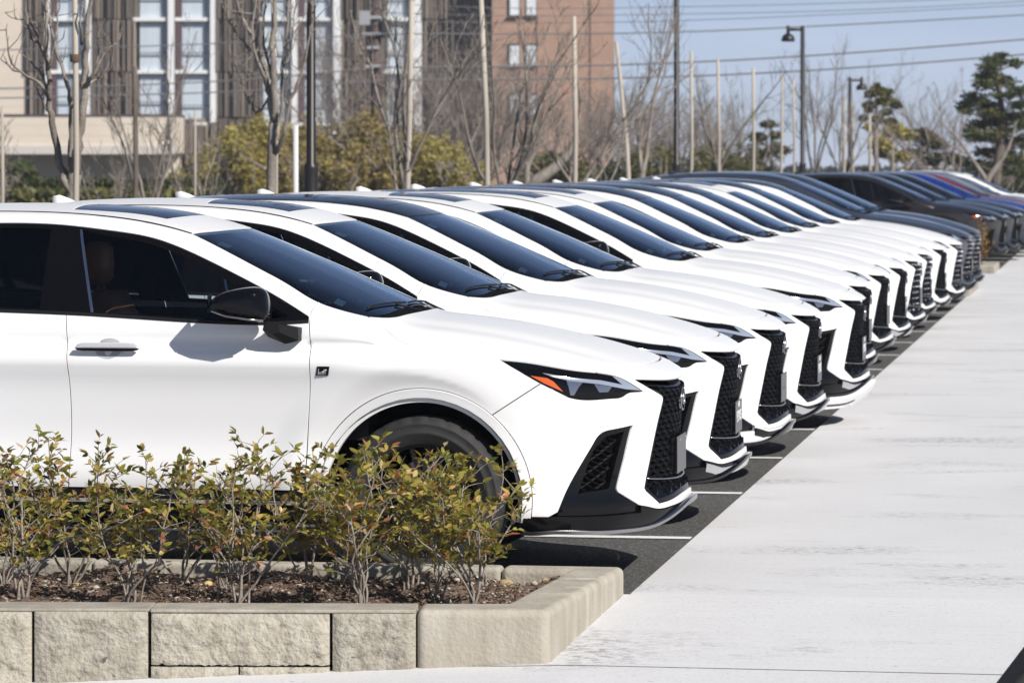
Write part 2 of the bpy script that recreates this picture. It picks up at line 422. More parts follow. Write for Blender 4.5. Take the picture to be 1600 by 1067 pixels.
VENT=L3(sm([(-.472,.846,.320),(-.44,.829,.40),(-.393,.797,.497),(-.330,.755,.610)]),sm([(-.330,.755,.610),(-.313,.743,.640),(-.296,.729,.657),(-.27,.702,.667)]),
        sm([(-.27,.702,.667),(-.233,.661,.672),(-.180,.581,.681)]),pl([(-.180,.581,.681),(-.211,.624,.537),(-.239,.676,.411)]),sm([(-.239,.676,.411),(-.234,.672,.398),(-.222,.660,.388)]),pl([(-.222,.660,.388),(-.151,.562,.329)]))
WLOW=sm([(-.151,.562,.329),(-.118,.505,.317),(-.086,.439,.303),(-.049,.348,.304),(-.012,.2,.313),(0,.095,.320),(.002,0,.322)])
GRILLE=L3(sm([(-.03,0,.868),(-.03,.107,.868),(-.044,.259,.869),(-.095,.434,.874),(-.173,.578,.884)]),pl([(-.173,.578,.884),(-.119,.497,.843),(-.078,.410,.808)]),
          sm([(-.078,.410,.808),(-.068,.390,.792),(-.070,.389,.775)]),sm([(-.070,.389,.775),(-.085,.407,.70),(-.104,.436,.598),(-.136,.514,.402)]),pl([(-.136,.514,.402),(-.130,.506,.388),(-.080,.427,.327)]),
          sm([(-.080,.427,.327),(-.037,.314,.334),(-.012,.16,.352),(-.005,0,.358)]))
BUMP_HALF=L3(HOODFR[::-1],HLTOP2,HLBOT,FBCUT,ARCHF,onside(pl([(FX+ARCHR*math.cos(R(ALOW)),.9,AZ+ARCHR*math.sin(R(ALOW))),(-.472,.846,.320)])),VENT,WLOW)
LIPBOT=sm([(-.62,.87,.236),(-.569,.86,.234),(-.494,.837,.237),(-.333,.747,.231),(-.249,.664,.232),(-.111,.434,.242),(-.04,.294,.280),(-.004,.13,.312),(.004,0,.318)])
ACUT=pl([(-1.573,.863,1.162),(-1.55,.79,1.224)])
WSSIDE=sm([(-2.171,.592,1.515),(-1.988,.660,1.438),(-1.833,.705,1.366),(-1.676,.752,1.289),(-1.55,.79,1.224),(-1.43,.765,1.183),(-1.344,.706,1.157)])
i_cut=int(np.argmin(np.abs(WSSIDE[:,0]+1.55)))
FDCUT=onside(sm([(-1.573,.863,1.162),(-1.558,.92,.967),(-1.563,.908,.761),(-1.575,.91,.405)]))
BELT=sm([(-1.573,.872,1.142),(-1.714,.88,1.134),(-2.134,.876,1.142),(-2.58,.864,1.166),(-2.978,.859,1.179),(-3.4,.855,1.20),(-3.62,.85,1.225)]); BELT=onside(BELT)
DLOTOP=sm([(-4.10,.70,1.37),(-3.9,.66,1.455),(-3.5,.65,1.538),(-3.2,.649,1.56),(-2.95,.649,1.565),(-2.761,.651,1.558),(-2.536,.666,1.534),(-2.332,.686,1.502),(-2.124,.725,1.431),(-1.915,.775,1.338),(-1.707,.827,1.236),(-1.573,.863,1.160)]); DLOTOP=onside(DLOTOP)
DLOREAR=onside(pl([(-3.62,.85,1.225),(-4.02,.8,1.31),(-4.10,.70,1.37)]))
DCUT=onside(sm([(-2.674,.865,1.170),(-2.652,.922,.957),(-2.641,.907,.749),(-2.645,.907,.405)]))
RCUT=onside(L3(pl([(-3.62,.85,1.225),(-3.60,.9,1.0)]),sm([(-3.60,.9,1.0),(-3.52,.9,.88),(-3.42,.9,.78)])))
ARCHRR=onside(arc(RX,ARCHR,132,184))                 # front of the rear arch
def between(A,a,b):
    i=int(np.argmin(np.abs(A[:,0]-a)));j=int(np.argmin(np.abs(A[:,0]-b))); return A[i:j+1] if i<=j else A[j:i+1][::-1]
# ---- panels
PAN={}
def tubep(name,loop,**k): PAN[name]=panel('tube',to_tube(loop),**k)
hood_rear=sm([(-1.215,0,1.150),(-1.222,.2,1.149),(-1.245,.42,1.145),(-1.285,.60,1.145),(-1.344,.706,1.157)])
tubep('hood',symm(L3(hood_rear,HOODCUT,HLTOP,HOODFR)),gap=.004,flange=.03)
tubep('fender',L3(ACUT,WSSIDE[i_cut:],HOODCUT,HLREAR[::-1],FBCUT,ARCHU,onside(pl([(FX-ARCHR,.9,.395),(-1.575,.91,.395)])),FDCUT[::-1]),h=.016)
tubep('front_door',L3(FDCUT,onside(pl([(-1.575,.9,.405),(-2.645,.9,.405)])),DCUT[::-1],between(BELT,-2.674,-1.573)))
tubep('rear_door',L3(DCUT,onside(pl([(-2.645,.9,.405),(RX+ARCHR*math.cos(R(184)) if False else -3.25,.9,.405)])),ARCHRR[::-1][:1] if False else onside(sm([(-3.25,.9,.405),(-3.29,.9,.56),(-3.42,.9,.78)])),RCUT[::-1],between(BELT,-3.62,-2.674)))
ROOFL=sm([(-4.42,.50,1.47),(-4.1,.52,1.55),(-3.6,.53,1.605),(-3.087,.528,1.618),(-2.775,.536,1.609),(-2.562,.562,1.592),(-2.353,.585,1.560),(-2.171,.592,1.515)])
WSTOP=sm([(-2.171,.592,1.515),(-2.135,.40,1.527),(-2.115,.2,1.533),(-2.11,0,1.535)])
REARTOP=sm([(-4.46,0,1.49),(-4.45,.25,1.487),(-4.42,.50,1.47)])
SUNROOF=symm(L3(sm([(-2.79,0,1.64),(-2.785,.25,1.635),(-2.77,.415,1.625)]),pl([(-2.77,.415,1.625),(-2.335,.412,1.582)]),sm([(-2.335,.412,1.582),(-2.312,.22,1.59),(-2.305,0,1.594)])))
PANO=symm(L3(sm([(-3.5,0,1.64),(-3.495,.25,1.635),(-3.48,.425,1.625)]),pl([(-3.48,.425,1.625),(-2.77,.425,1.625),(-2.335,.422,1.582)]),sm([(-2.335,.422,1.582),(-2.312,.22,1.59),(-2.305,0,1.594)])))
ROOFLOOP=symm(L3(REARTOP,ROOFL,WSTOP))
tubep('roof_sun',ROOFLOOP,holes=[to_tube(SUNROOF)],h=.05,gap=.005,flange=.02)
tubep('roof_pano',ROOFLOOP,holes=[to_tube(PANO)],h=.05,gap=.005,flange=.02)
tubep('sunroof',SUNROOF,h=.06,off=-.001,gap=.004)
tubep('pano',PANO,h=.06,off=-.001,gap=.004)
_r=to_tube(ROOFL); PAN['roof_ditch']=panel('tube',np.concatenate([_r+[0,.006],(_r-[0,.006])[::-1]]),off=.0015,gap=0,flange=.004)
SIDEF=L3(ACUT[::-1],DLOTOP[::-1],DLOREAR[::-1][:-1] if False else onside(pl([(-4.10,.70,1.37),(-4.33,.7,1.30)])),sm([(-4.33,.70,1.30),(-4.40,.6,1.40),(-4.42,.50,1.47)]),ROOFL,WSSIDE[:i_cut+1])
tubep('side_frame',SIDEF)
WSLOOP=symm(L3(WSTOP[::-1],WSSIDE,sm([(-1.344,.706,1.157),(-1.30,.55,1.165),(-1.285,.3,1.172),(-1.28,0,1.174)])))
tubep('windshield',WSLOOP,h=.06,off=-.003,gap=.004,flange=.006)
cowl=symm(L3(sm([(-1.28,0,1.174),(-1.285,.3,1.172),(-1.30,.55,1.165),(-1.344,.706,1.157)]),hood_rear[::-1]))
tubep('cowl',cowl,off=-.012,gap=0,h=.03)
# side glass and its black surround
GF=L3(sm([(-2.655,.673,1.537),(-2.531,.683,1.515),(-2.327,.703,1.478),(-2.118,.747,1.398),(-1.908,.803,1.291),(-1.80,.83,1.232)]),pl([(-1.80,.83,1.232),(-1.842,.873,1.152),(-2.136,.869,1.158),(-2.551,.861,1.178),(-2.655,.673,1.537)])); GF=onside(GF)
GQ=onside(pl([(-1.775,.83,1.219),(-1.66,.86,1.160),(-1.81,.87,1.152),(-1.775,.83,1.219)]))
GR=onside(L3(sm([(-3.50,.65,1.515),(-3.2,.65,1.540),(-2.95,.65,1.545),(-2.80,.65,1.540)]),pl([(-2.80,.65,1.54),(-2.80,.86,1.192),(-3.0,.86,1.198),(-3.42,.855,1.222)]),pl([(-3.42,.855,1.222),(-3.50,.65,1.515)])))
GT=onside(L3(sm([(-4.03,.7,1.37),(-3.87,.66,1.44),(-3.55,.65,1.508)]),pl([(-3.55,.65,1.508),(-3.475,.85,1.228),(-3.62,.85,1.245),(-3.98,.8,1.325),(-4.03,.7,1.37)])))
DLO=L3(BELT,DLOREAR,DLOTOP)
tubep('window_surround',DLO,holes=[to_tube(GF),to_tube(GQ),to_tube(GR),to_tube(GT)],off=-.003,gap=.001,h=.04)
for k,q in (('front_window',GF),('quarter_light',GQ),('rear_window',GR),('rear_quarter_light',GT)): tubep(k,q,off=-.008,gap=-.004,flange=0,h=.05)
tubep('pillar_strip',onside(L3(pl([(-2.655,.67,1.535),(-2.551,.862,1.176)]),pl([(-2.563,.862,1.176),(-2.667,.67,1.537)]))),off=.001,gap=0,flange=.008)
tubep('belt_strip',onside(L3(BELT+np.array([0,0,.006]),(BELT-np.array([0,0,.008]))[::-1])),off=.003,gap=0,flange=.01)
ARCHBK=onside(arc(RX,ARCHR,132,8))
QX=-4.33
QUART=L3(RCUT,ARCHBK,onside(pl([(RX+ARCHR*math.cos(R(8))-2*ARCHR*math.cos(R(8)) ,.9,.44),(QX,.9,.42)]))[-1:] if False else onside(pl([(QX,.9,.44),(QX,.9,1.30)])),onside(pl([(QX,.7,1.30),(-4.10,.70,1.37)])),DLOREAR[::-1])
# the rear arch: from the door cut over the top to the back
ARCHBK=onside(arc(RX,ARCHR,58 if False else 128,180-0)) 
ARCHBK=onside(arc(RX,ARCHR,125,8))[::1]
ARCHBK=onside(np.stack([RX-ARCHR*np.cos(np.radians(np.linspace(48,172,40)))*-1*-1,np.full(40,.9),AZ+ARCHR*np.sin(np.radians(np.linspace(48,172,40)))],1))
# x runs from RX+r*cos48?  build explicitly: front (x>RX) to back (x<RX)
aa=np.radians(np.linspace(47,172,44)); ARCHBK=onside(np.stack([RX+ARCHR*np.cos(aa),np.full(44,.9),AZ+ARCHR*np.sin(aa)],1))
QUART=L3(onside(pl([(-3.62,.85,1.225),(-3.60,.9,1.0)])),onside(sm([(-3.60,.9,1.0),(-3.52,.9,.88),tuple(ARCHBK[0])])),ARCHBK,onside(pl([tuple(ARCHBK[-1]),(QX,.9,.43),(QX,.8,1.30),(-4.10,.70,1.37)])),DLOREAR[::-1])
tubep('quarter_panel',QUART)
# rear door lower rear edge follows the arch
ad=np.radians(np.linspace(47,4,24)); ARD=onside(np.stack([RX+ARCHR*np.cos(ad),np.full(24,.9),AZ+ARCHR*np.sin(ad)],1))
RDLOOP=L3(DCUT,onside(pl([(-2.645,.9,.405),(RX+ARCHR,.9,.405)])),ARD[::-1],onside(sm([tuple(ARCHBK[0]),(-3.52,.9,.88),(-3.60,.9,1.0)])),onside(pl([(-3.60,.9,1.0),(-3.62,.85,1.225)])),between(BELT,-3.62,-2.674))
tubep('rear_door',RDLOOP)
def ring(cx,r0,r1,a0,a1):
    a=np.radians(np.linspace(a0,a1,60)); o=np.stack([cx+r1*np.cos(a),np.full(60,.9),AZ+r1*np.sin(a)],1); a=a[::-1]
    i=np.stack([cx+r0*np.cos(a),np.full(60,.9),AZ+r0*np.sin(a)],1); return onside(np.concatenate([o,i]))
tubep('arch_trim',ring(FX,.425,.484,-12,186),off=.007,gap=.001,h=.03,flange=.03)
tubep('rear_arch_trim',ring(RX,.425,.484,-6,192),off=.007,gap=.001,h=.03,flange=.03)
SILL=onside(L3(pl([(-1.53,.9,.40),(-3.28,.9,.40)]),pl([(-3.28,.9,.40),(-3.30,.9,.27)]),pl([(-3.30,.9,.27),(-1.50,.9,.27)]),pl([(-1.50,.9,.27),(-1.53,.9,.40)])))
tubep('side_sill',SILL,gap=.001,off=-.004)
tubep('sill_strip',onside(L3(pl([(-1.54,.9,.362),(-3.26,.9,.362)]),pl([(-3.26,.9,.346),(-1.54,.9,.346)]))),off=.010,gap=0,flange=.016)
# front
PAN['bumper']=panel('cyl',to_cyl(symm(BUMP_HALF)),holes=[to_cyl(symm(GRILLE))],h=.03)
PAN['headlight']=panel('cyl',to_cyl(L3(HLTOP,HLTOP2,HLBOT,HLREAR)),h=.025,off=-.003,gap=.003)
DRL=L3(pl([(-.539,.85,.924),(-.419,.808,.901),(-.303,.736,.888),(-.218,.650,.864)]),pl([(-.255,.68,.902),(-.237,.662,.899),(-.192,.614,.869),(-.147,.548,.833)]),pl([(-.147,.548,.833),(-.205,.639,.845),(-.309,.747,.872),(-.426,.816,.889),(-.493,.843,.906)]))
PAN['running_light']=panel('cyl',to_cyl(DRL),h=.03,off=.0005,gap=0,flange=.004)
PAN['side_marker']=panel('cyl',to_cyl(sm([(-.589,.874,.913),(-.519,.855,.902),(-.492,.848,.887),(-.451,.834,.842),(-.529,.862,.879),(-.589,.874,.913)],.02) if False else pl([(-.589,.874,.913),(-.519,.855,.902),(-.492,.848,.887),(-.451,.834,.842),(-.529,.862,.879)])),h=.03,off=.0005,gap=0,flange=.004)
PAN['lamp_unit']=panel('cyl',to_cyl(pl([(-.44,.823,.893),(-.37,.788,.884),(-.388,.801,.861),(-.406,.814,.826),(-.421,.821,.826),(-.429,.823,.862)])),h=.03,off=.0003,gap=0,flange=.003)
PAN['lamp_unit2']=panel('cyl',to_cyl(pl([(-.33,.755,.872),(-.26,.700,.858),(-.275,.715,.836),(-.31,.742,.836)])),h=.03,off=.0003,gap=0,flange=.003)
G2=to_cyl(symm(GRILLE))
PAN['grille_frame']=panel('cyl',G2,holes=[inset(ccw(clean(G2)),.024)],h=.02,offf=lambda P:-.010-.035*np.clip((P[:,2]-.80)/.04,0,1),gap=.002,flange=.05)
PAN['grille_back']=panel('cyl',G2,h=.05,off=-.075,gap=-.01,flange=0)
V2=to_cyl(L3(VENT,pl([(-.151,.562,.329),(-.152,.557,.297),(-.366,.791,.297),(-.472,.846,.300),(-.472,.846,.320)])))
VIN=np.array(to_cyl(L3(sm([(-.379,.803,.40),(-.343,.778,.513),(-.300,.735,.612),(-.268,.705,.64)]),pl([(-.268,.705,.64),(-.205,.62,.655),(-.232,.665,.538),(-.262,.705,.415),(-.379,.803,.40)]))))
PAN['vent_frame']=panel('cyl',V2,holes=[VIN],h=.025,off=-.010,gap=.002,flange=.03)
PAN['vent_back']=panel('cyl',VIN,h=.04,off=-.055,gap=-.01,flange=0)
LIPTOP=L3(onside(pl([(-.60,.885,.305),(-.472,.846,.302)])),pl([(-.472,.846,.302),(-.366,.791,.299),(-.152,.557,.299),(-.151,.562,.327)]),WLOW)
def lipoff(P): return .006+.018*np.clip((.30-P[:,2])/.07,0,1)
LIP=symm(L3(WLOW[::-1],pl([(-.151,.562,.327),(-.152,.557,.299),(-.366,.791,.299),(-.472,.846,.302)]),onside(pl([(-.472,.846,.302),(-.62,.885,.305)])),LIPBOT))
PAN['lip']=panel('cyl',to_cyl(LIP),h=.02,gap=.001,offf=lipoff,flange=.02,auto=False)
lb=to_cyl(LIPBOT); band=np.concatenate([lb,(lb+np.array([0,.019]))[::-1]]); bs=band.copy()
lb2=lb[lb[:,0].argsort()]; full=np.concatenate([lb, np.stack([-lb[::-1][:,0],lb[::-1][:,1]],1)[1:]])
PAN['lip_trim']=panel('cyl',np.concatenate([full+[0,.011],(full-[0,.003])[::-1]]),h=.02,gap=0,off=.027,flange=.02)
PAN['skirt']=panel('cyl',np.concatenate([full+[0,-.012],(full*[1.0,1]-[0,.105])[::-1]]),h=.03,gap=0,off=.045,flange=.05)
PAN['skirt_slot']=panel('cyl',np.concatenate([full[8:40]+[0,-.05],(full[8:40]-[0,.062])[::-1]]),h=.03,gap=0,off=.046,flange=.004)
PAN['chin_chrome']=panel('cyl',np.concatenate([ (to_cyl(WLOW)-[0,.012]) , (np.stack([-to_cyl(WLOW)[::-1][:,0],to_cyl(WLOW)[::-1][:,1]],1)-[0,.012])[1:], (np.stack([-to_cyl(WLOW)[:,0],to_cyl(WLOW)[:,1]],1)-[0,.05])[:], (to_cyl(WLOW)[::-1]-[0,.05])[1:]]),h=.03,gap=0,off=.016,flange=.01)
# rear of the car (one wrap-round piece), tailgate glass
rr=onside(pl([(QX,.8,1.13),(QX,.9,.43)])); rr2=onside(pl([(QX,.9,.43),(QX,.9,.30)]))
REARH=L3(np.array([(-4.69,0,1.13)]),rr[:1]*[1,1,1],rr,rr2,np.array([(-4.7,0,.30)]))
PAN['tailgate']=panel('rear',to_rear(symm(L3(pl([(-4.70,0,1.14),tuple(rr[0])]) ,rr,rr2,pl([tuple(rr2[-1]),(-4.70,0,.30)])))),h=.05)
PAN['tail_light']=panel('rear',to_rear(symm(L3(pl([(-4.72,0,1.0),tuple(onside([(-4.36,.9,1.02)])[0])]),pl([tuple(onside([(-4.36,.9,.97)])[0]),(-4.72,0,.97)])))),h=.05,off=.004,gap=0)
RG=symm(L3(sm([(-4.47,0,1.48),(-4.46,.25,1.475),(-4.43,.49,1.46)]),sm([(-4.43,.49,1.46),(-4.41,.62,1.38),(-4.36,.72,1.28)]),sm([(-4.36,.72,1.28),(-4.60,.55,1.20),(-4.66,0,1.19)])))
tubep('rear_glass',RG,h=.06,off=-.002,gap=.003,flange=.01)
RGB=symm(L3(pl([(-4.66,0,1.19),(-4.60,.55,1.20),(-4.33,.73,1.29)]),onside(pl([(-4.33,.73,1.29),(-4.34,.8,1.13)])),pl([(-4.34,.82,1.13),(-4.70,0,1.13)])))
tubep('tail_deck',RGB,h=.06,off=-.004,gap=0)
# dark inner shells so gaps read as gaps
sx=np.linspace(-1.5,-4.3,30)
tubep('inner_shell',onside(L3(pl([(-1.52,.9,1.12),(-3.0,.9,1.14),(-4.28,.9,1.12)]),pl([(-4.28,.9,1.12),(-4.28,.9,.86)]),pl([(-4.28,.9,.86),(-3.2,.9,.86),(-3.2,.9,.28)]),pl([(-3.2,.9,.28),(-1.60,.9,.28),(-1.52,.9,1.12)]))),off=-.016,gap=0,flange=0,h=.08)
PAN['front_shell']=panel('cyl',to_cyl(symm(L3(pl([(-.2,0,.86),(-.2,.5,.84),(-.60,.87,.80)]),pl([(-.60,.87,.80),(-.60,.87,.25)]),pl([(-.60,.87,.25),(0,0,.25)])))),off=-.085,gap=0,flange=0,h=.08)
# ------------------------------------------------------------------ ground, pavement, parking bays
def gz(X,Y):
    """height of the pavement: level along the bays, falling away in front of the planter"""
    a=max(0,15.75-Y); z=-.052*min(a,4.5); 
    if X<-2.06: z+=-.034*min(a,1.5)/1.5*min(-2.06-X,6)
    return z
def grid_sheet(name,xs,ys,zf,m,smooth=True):
    V=[(x,y,zf(x,y)) for y in ys for x in xs]; n=len(xs)
    Fc=[(j*n+i,j*n+i+1,(j+1)*n+i+1,(j+1)*n+i) for j in range(len(ys)-1) for i in range(n-1)]
    return new_obj(name,mesh_from(name,V,Fc,smooth),m)
def pavement_mat():
    m=mat('pale_concrete',(.55,.55,.56),.85,spec=.2); N=m.node_tree; L=N.links; b=N.nodes['Principled BSDF']
    tc=NODE(m,'ShaderNodeTexCoord')
    def nz(scale,stretch,detail=6,rough=.6):
        mp=NODE(m,'ShaderNodeMapping'); mp.inputs['Scale'].default_value=stretch; L.new(tc.outputs['Object'],mp.inputs[0])
        n=NODE(m,'ShaderNodeTexNoise'); n.inputs['Scale'].default_value=scale; n.inputs['Detail'].default_value=detail; n.inputs['Roughness'].default_value=rough; L.new(mp.outputs[0],n.inputs['Vector']); return n.outputs['Fac']
    def ramp(src,p0,c0,p1,c1):
        r=NODE(m,'ShaderNodeValToRGB'); e=r.color_ramp.elements; e[0].position=p0; e[0].color=(*c0,1); e[1].position=p1; e[1].color=(*c1,1); L.new(src,r.inputs[0]); return r.outputs[0]
    def mul(a,b_,f=1):
        x=NODE(m,'ShaderNodeMix',data_type='RGBA',blend_type='MULTIPLY'); x.inputs['Factor'].default_value=f; L.new(a,x.inputs['A']); L.new(b_,x.inputs['B']); return x.outputs['Result']
    base=ramp(nz(.7,(1,.6,1),5),.3,(.66,.655,.66),.7,(.72,.715,.72))
    brush=ramp(nz(3.0,(.5,11,1),7,.7),.32,(.80,.80,.81),.55,(1,1,1))         # drag marks across the walk
    streak=ramp(nz(1.2,(.35,6,1),8,.75),.30,(.76,.76,.77),.42,(1,1,1))
    grain=ramp(nz(60,(1,1.2,1),3,.8),.30,(.80,.80,.80),.50,(1,1,1))
    c=mul(mul(mul(base,brush,.28),streak,.26),grain,.9)
    # worn dark scuffs, gathered in patches
    patch=ramp(nz(.85,(.7,1.5,1),4,.6),.54,(0,0,0),.68,(1,1,1)); spot=ramp(nz(22,(.8,1.9,1),6,.8),.49,(0,0,0),.60,(1,1,1))
    pm=mul(patch,spot); mx=NODE(m,'ShaderNodeMix',data_type='RGBA'); L.new(pm,mx.inputs['Factor']); L.new(c,mx.inputs['A']); mx.inputs['B'].default_value=(.17,.165,.16,1); c=mx.outputs['Result']
    fleck=ramp(nz(26,(.8,2.4,1),4,.6),.69,(0,0,0),.725,(1,1,1)); mx=NODE(m,'ShaderNodeMix',data_type='RGBA'); L.new(fleck,mx.inputs['Factor']); L.new(c,mx.inputs['A']); mx.inputs['B'].default_value=(.25,.245,.24,1); c=mx.outputs['Result']
    L.new(c,b.inputs['Base Color'])
    bp=NODE(m,'ShaderNodeBump'); bp.inputs['Strength'].default_value=.35; bp.inputs['Distance'].default_value=.006; L.new(nz(45,(.6,1.6,1),6,.75),bp.inputs['Height']); L.new(bp.outputs[0],b.inputs['Normal'])
    return m
def asphalt_mat():
    m=noise_mat('asphalt',[(.32,(.035,.034,.032)),(.48,(.075,.073,.069)),(.58,(.115,.112,.106)),(.68,(.27,.265,.25))],60,.9,.8,130,detail=4,bdist=.01); return m
M['pave']=pavement_mat(); M['asphalt']=asphalt_mat()
M['line']=noise_mat('white_line',[(.28,(.35,.35,.34)),(.42,(.78,.78,.77)),(.8,(.82,.82,.81))],22,.7)
M['soil']=noise_mat('mulch_soil',[(.3,(.07,.045,.032)),(.55,(.15,.10,.072)),(.75,(.26,.19,.14))],18,.95,1,45,bdist=.03)
M['kerb']=noise_mat('kerb_concrete',[(.25,(.27,.24,.19)),(.5,(.37,.335,.275)),(.75,(.46,.425,.36))],5,.88,.6,60,stretch=(1.6,1.6,.35),bdist=.008,rand=.10)
M['rock']=noise_mat('split_block',[(.25,(.30,.265,.205)),(.5,(.41,.375,.305)),(.75,(.51,.475,.405))],12,.92,.65,60,bdist=.02,rand=.12)
M['joint']=mat('joint_dark',(.03,.028,.025),.9)
M['ground']=noise_mat('dry_ground',[(.3,(.05,.05,.025)),(.6,(.10,.085,.05)),(.8,(.14,.12,.08))],.25,.95)
g=MB(); g.add([(-600,15.72,-.06),(600,15.72,-.06),(600,1100,-.06),(-600,1100,-.06)],[(0,1,2,3)]); tag(g.build('ground',M['ground']),kind='structure')
def gxs(): return [-60,-30,-14,-9,-7,-6,-5,-4.5,-4,-3.5,-3,-2.6,-2.3,-2.06,-1,1,3,6,12,30,60]
JY=14.08
o=grid_sheet('pavement',[-2.06,-1,0,1,2,4,8,16,30],[JY+.006,14.5,15,15.4,15.72,15.75,15.8,20,40,61.68],gz,M['pave'],False); tag(o,kind='structure')
o=grid_sheet('pavement',[-2.45,-2.06],[JY+.006,14.5,15,15.4,15.71],gz,M['pave'],False); tag(o,kind='structure')
o=grid_sheet('pavement_apron',gxs(),[-20,4,10,11.25,12,13,13.6,JY-.006],gz,M['pave'],False); tag(o,kind='structure')
o=grid_sheet('joint_bed',gxs(),[13.5,14.0,14.5],lambda x,y:gz(x,y)-.014,M['joint'],False); tag(o,kind='structure')
o=grid_sheet('far_pavement',[-2.02,0,8,30],[61.72,140],lambda x,y:-.0,M['pave'],False); tag(o,kind='structure')
o=grid_sheet('joint_bed',[-2.0,30],[61.6,61.8],lambda x,y:-.014,M['joint'],False); tag(o,kind='structure')
o=grid_sheet('cross_path',[-14,-2.06],[54.6,61.68],lambda x,y:-.004,M['pave'],False); tag(o,kind='structure')
o=grid_sheet('asphalt',[-14,-2.05],[15.72,54.5],lambda x,y:-.012,M['asphalt'],False); tag(o,kind='structure')
o=grid_sheet('asphalt',[-14,-2.01],[64,140],lambda x,y:-.012,M['asphalt'],False); tag(o,kind='structure')
LINES=[18.17+2.5*i for i in range(14)]+[64.2+2.5*i for i in range(9)]
for i,y in enumerate(LINES):
    b=MB(); w=.055; b.add([(-7.2,y-w,-.0075),(-2.08,y-w,-.0075),(-2.08,y+w,-.0075),(-7.2,y+w,-.0075)],[(0,1,2,3)]); o=b.build('bay_line',M['line']); tag(o,kind='structure')

# ------------------------------------------------------------------ raised planter in front
TOP=.118
def block(name,x0,x1,y0,y1,z0,z1,m,parent,rough=0,bev=.012,seed=0,face='-y',round_top=0):
    """one stone; its outer face is broken rock when rough>0"""
    r=np.random.default_rng(seed); nx=max(2,int((x1-x0)/.011)) if rough else 1; nz=max(2,int((z1-max(z0,-.26))/.011)) if rough else 1; zlo=max(z0,-.26)
    from mathutils import noise as mnoise
    bm_V=[];Fc=[]
    if rough:
        m1=.02
        for j in range(nz+1):
            for i in range(nx+1):
                e=min(i/nx*(x1-x0),(1-i/nx)*(x1-x0),j/nz*(z1-z0)+.02,(1-j/nz)*(z1-z0)); k=min(1,e/.03)
                X_=x0+(x1-x0)*i/nx; Z_=zlo+(z1-zlo)*j/nz; pv=Vector((X_*9+Z_*4+seed*7.3,seed*3.1,Z_*12-X_*3)); hgt=.55+.5*mnoise.noise(pv)+.45*mnoise.noise(pv*2.7)+.32*mnoise.noise(pv*6.1)
                bm_V.append((X_+r.normal()*.003*k,y0-(.006*k+.016*k*max(hgt+.22*mnoise.noise(pv*14),-.3)),Z_+r.normal()*.003*k))
        n=nx+1
        Fc+=[(j*n+i,j*n+i+1,(j+1)*n+i+1,(j+1)*n+i) for j in range(nz) for i in range(nx)]
        b=len(bm_V); bm_V+=[(x0,y0,z0),(x1,y0,z0),(x1,y1,z0),(x0,y1,z0),(x0,y0,z1),(x1,y0,z1),(x1,y1,z1),(x0,y1,z1)]
        Fc+=[(b,b+3,b+2,b+1),(b+4,b+5,b+6,b+7),(b+1,b+2,b+6,b+5),(b+2,b+3,b+7,b+6),(b+3,b,b+4,b+7)]
        me=mesh_from(name,bm_V,Fc); me.polygons.foreach_set('use_smooth',[i<nx*nz for i in range(len(Fc))]); return new_obj(name,me,m,parent)
    q=MB(); q.box(x0,x1,y0,y1,z0,z1); o=q.build(name,m,parent); 
    mo=o.modifiers.new('b','BEVEL'); mo.width=bev; mo.segments=4; mo.limit_method='ANGLE'
    for p in o.data.polygons: p.use_smooth=True
    o.data.set_sharp_from_angle(angle=R(50)); return o
FY=14.13; BY=15.71; RXE=-2.085; KW=.21
WC=Vector((-2.17,FY,0)); WR=R(7.9)                      # near corner of the bed and the turn of its front wall
def wx(s,q=0):                                          # point on the front wall line, s metres left of the corner, q metres into the bed
    return (WC.x-s*math.cos(WR)-q*math.sin(WR), WC.y-s*math.sin(WR)+q*math.cos(WR))
def fyat(x): return WC.y+(x-WC.x)*math.tan(WR)
def rxat(y): return WC.x+(y-FY)*(RXE-WC.x)/(BY-FY)
pl_o=empty('planter','low stone edged planter bed in front of the nearest white SUV','planter',None,(0,0,0))
zb=-.45
def onwall(o): o.location=(WC.x,WC.y,0); o.rotation_euler=(0,0,WR); return o
onwall(block('block',-3.6,-2.002,0,.2,zb,TOP-.012,M['rock'],pl_o,.006,seed=1))
onwall(block('block',-1.990,-1.551,-.004,.2,zb,TOP-.012,M['rock'],pl_o,.006,seed=2))
onwall(block('block',-1.537,-.847,0,.2,-.098,TOP-.016,M['rock'],pl_o,.006,seed=3))
onwall(block('block',-1.537,-1.20,-.006,.2,zb,-.106,M['rock'],pl_o,.004,seed=4))
onwall(block('block',-1.193,-.847,-.006,.2,zb,-.106,M['rock'],pl_o,.004,seed=5))
onwall(block('block',-.835,-.514,-.002,.2,zb,TOP-.014,M['rock'],pl_o,.006,seed=6))
onwall(block('cap',-3.6,-1.545,-.006,KW,TOP-.012,TOP,M['kerb'],pl_o,bev=.004))
onwall(block('cap',-1.541,-.514,-.008,KW,TOP-.015,TOP-.002,M['kerb'],pl_o,bev=.004))
def prism(name,poly,z0,z1,m,parent,bev=.03):
    n=len(poly); V=[(x,y,z0) for x,y in poly]+[(x,y,z1) for x,y in poly]; Fc=[tuple(range(n))[::-1],tuple(range(n,2*n))]+[(i,(i+1)%n,n+(i+1)%n,n+i) for i in range(n)]
    o=new_obj(name,mesh_from(name,V,Fc),m,parent); mo=o.modifiers.new('b','BEVEL'); mo.width=bev; mo.segments=5; mo.limit_method='ANGLE'
    for p in o.data.polygons: p.use_smooth=True
    o.data.set_sharp_from_angle(angle=R(60)); return o
def rk(y): return (rxat(y)-KW,y)
def ro_(y): return (rxat(y),y)
yi=FY+KW+.012
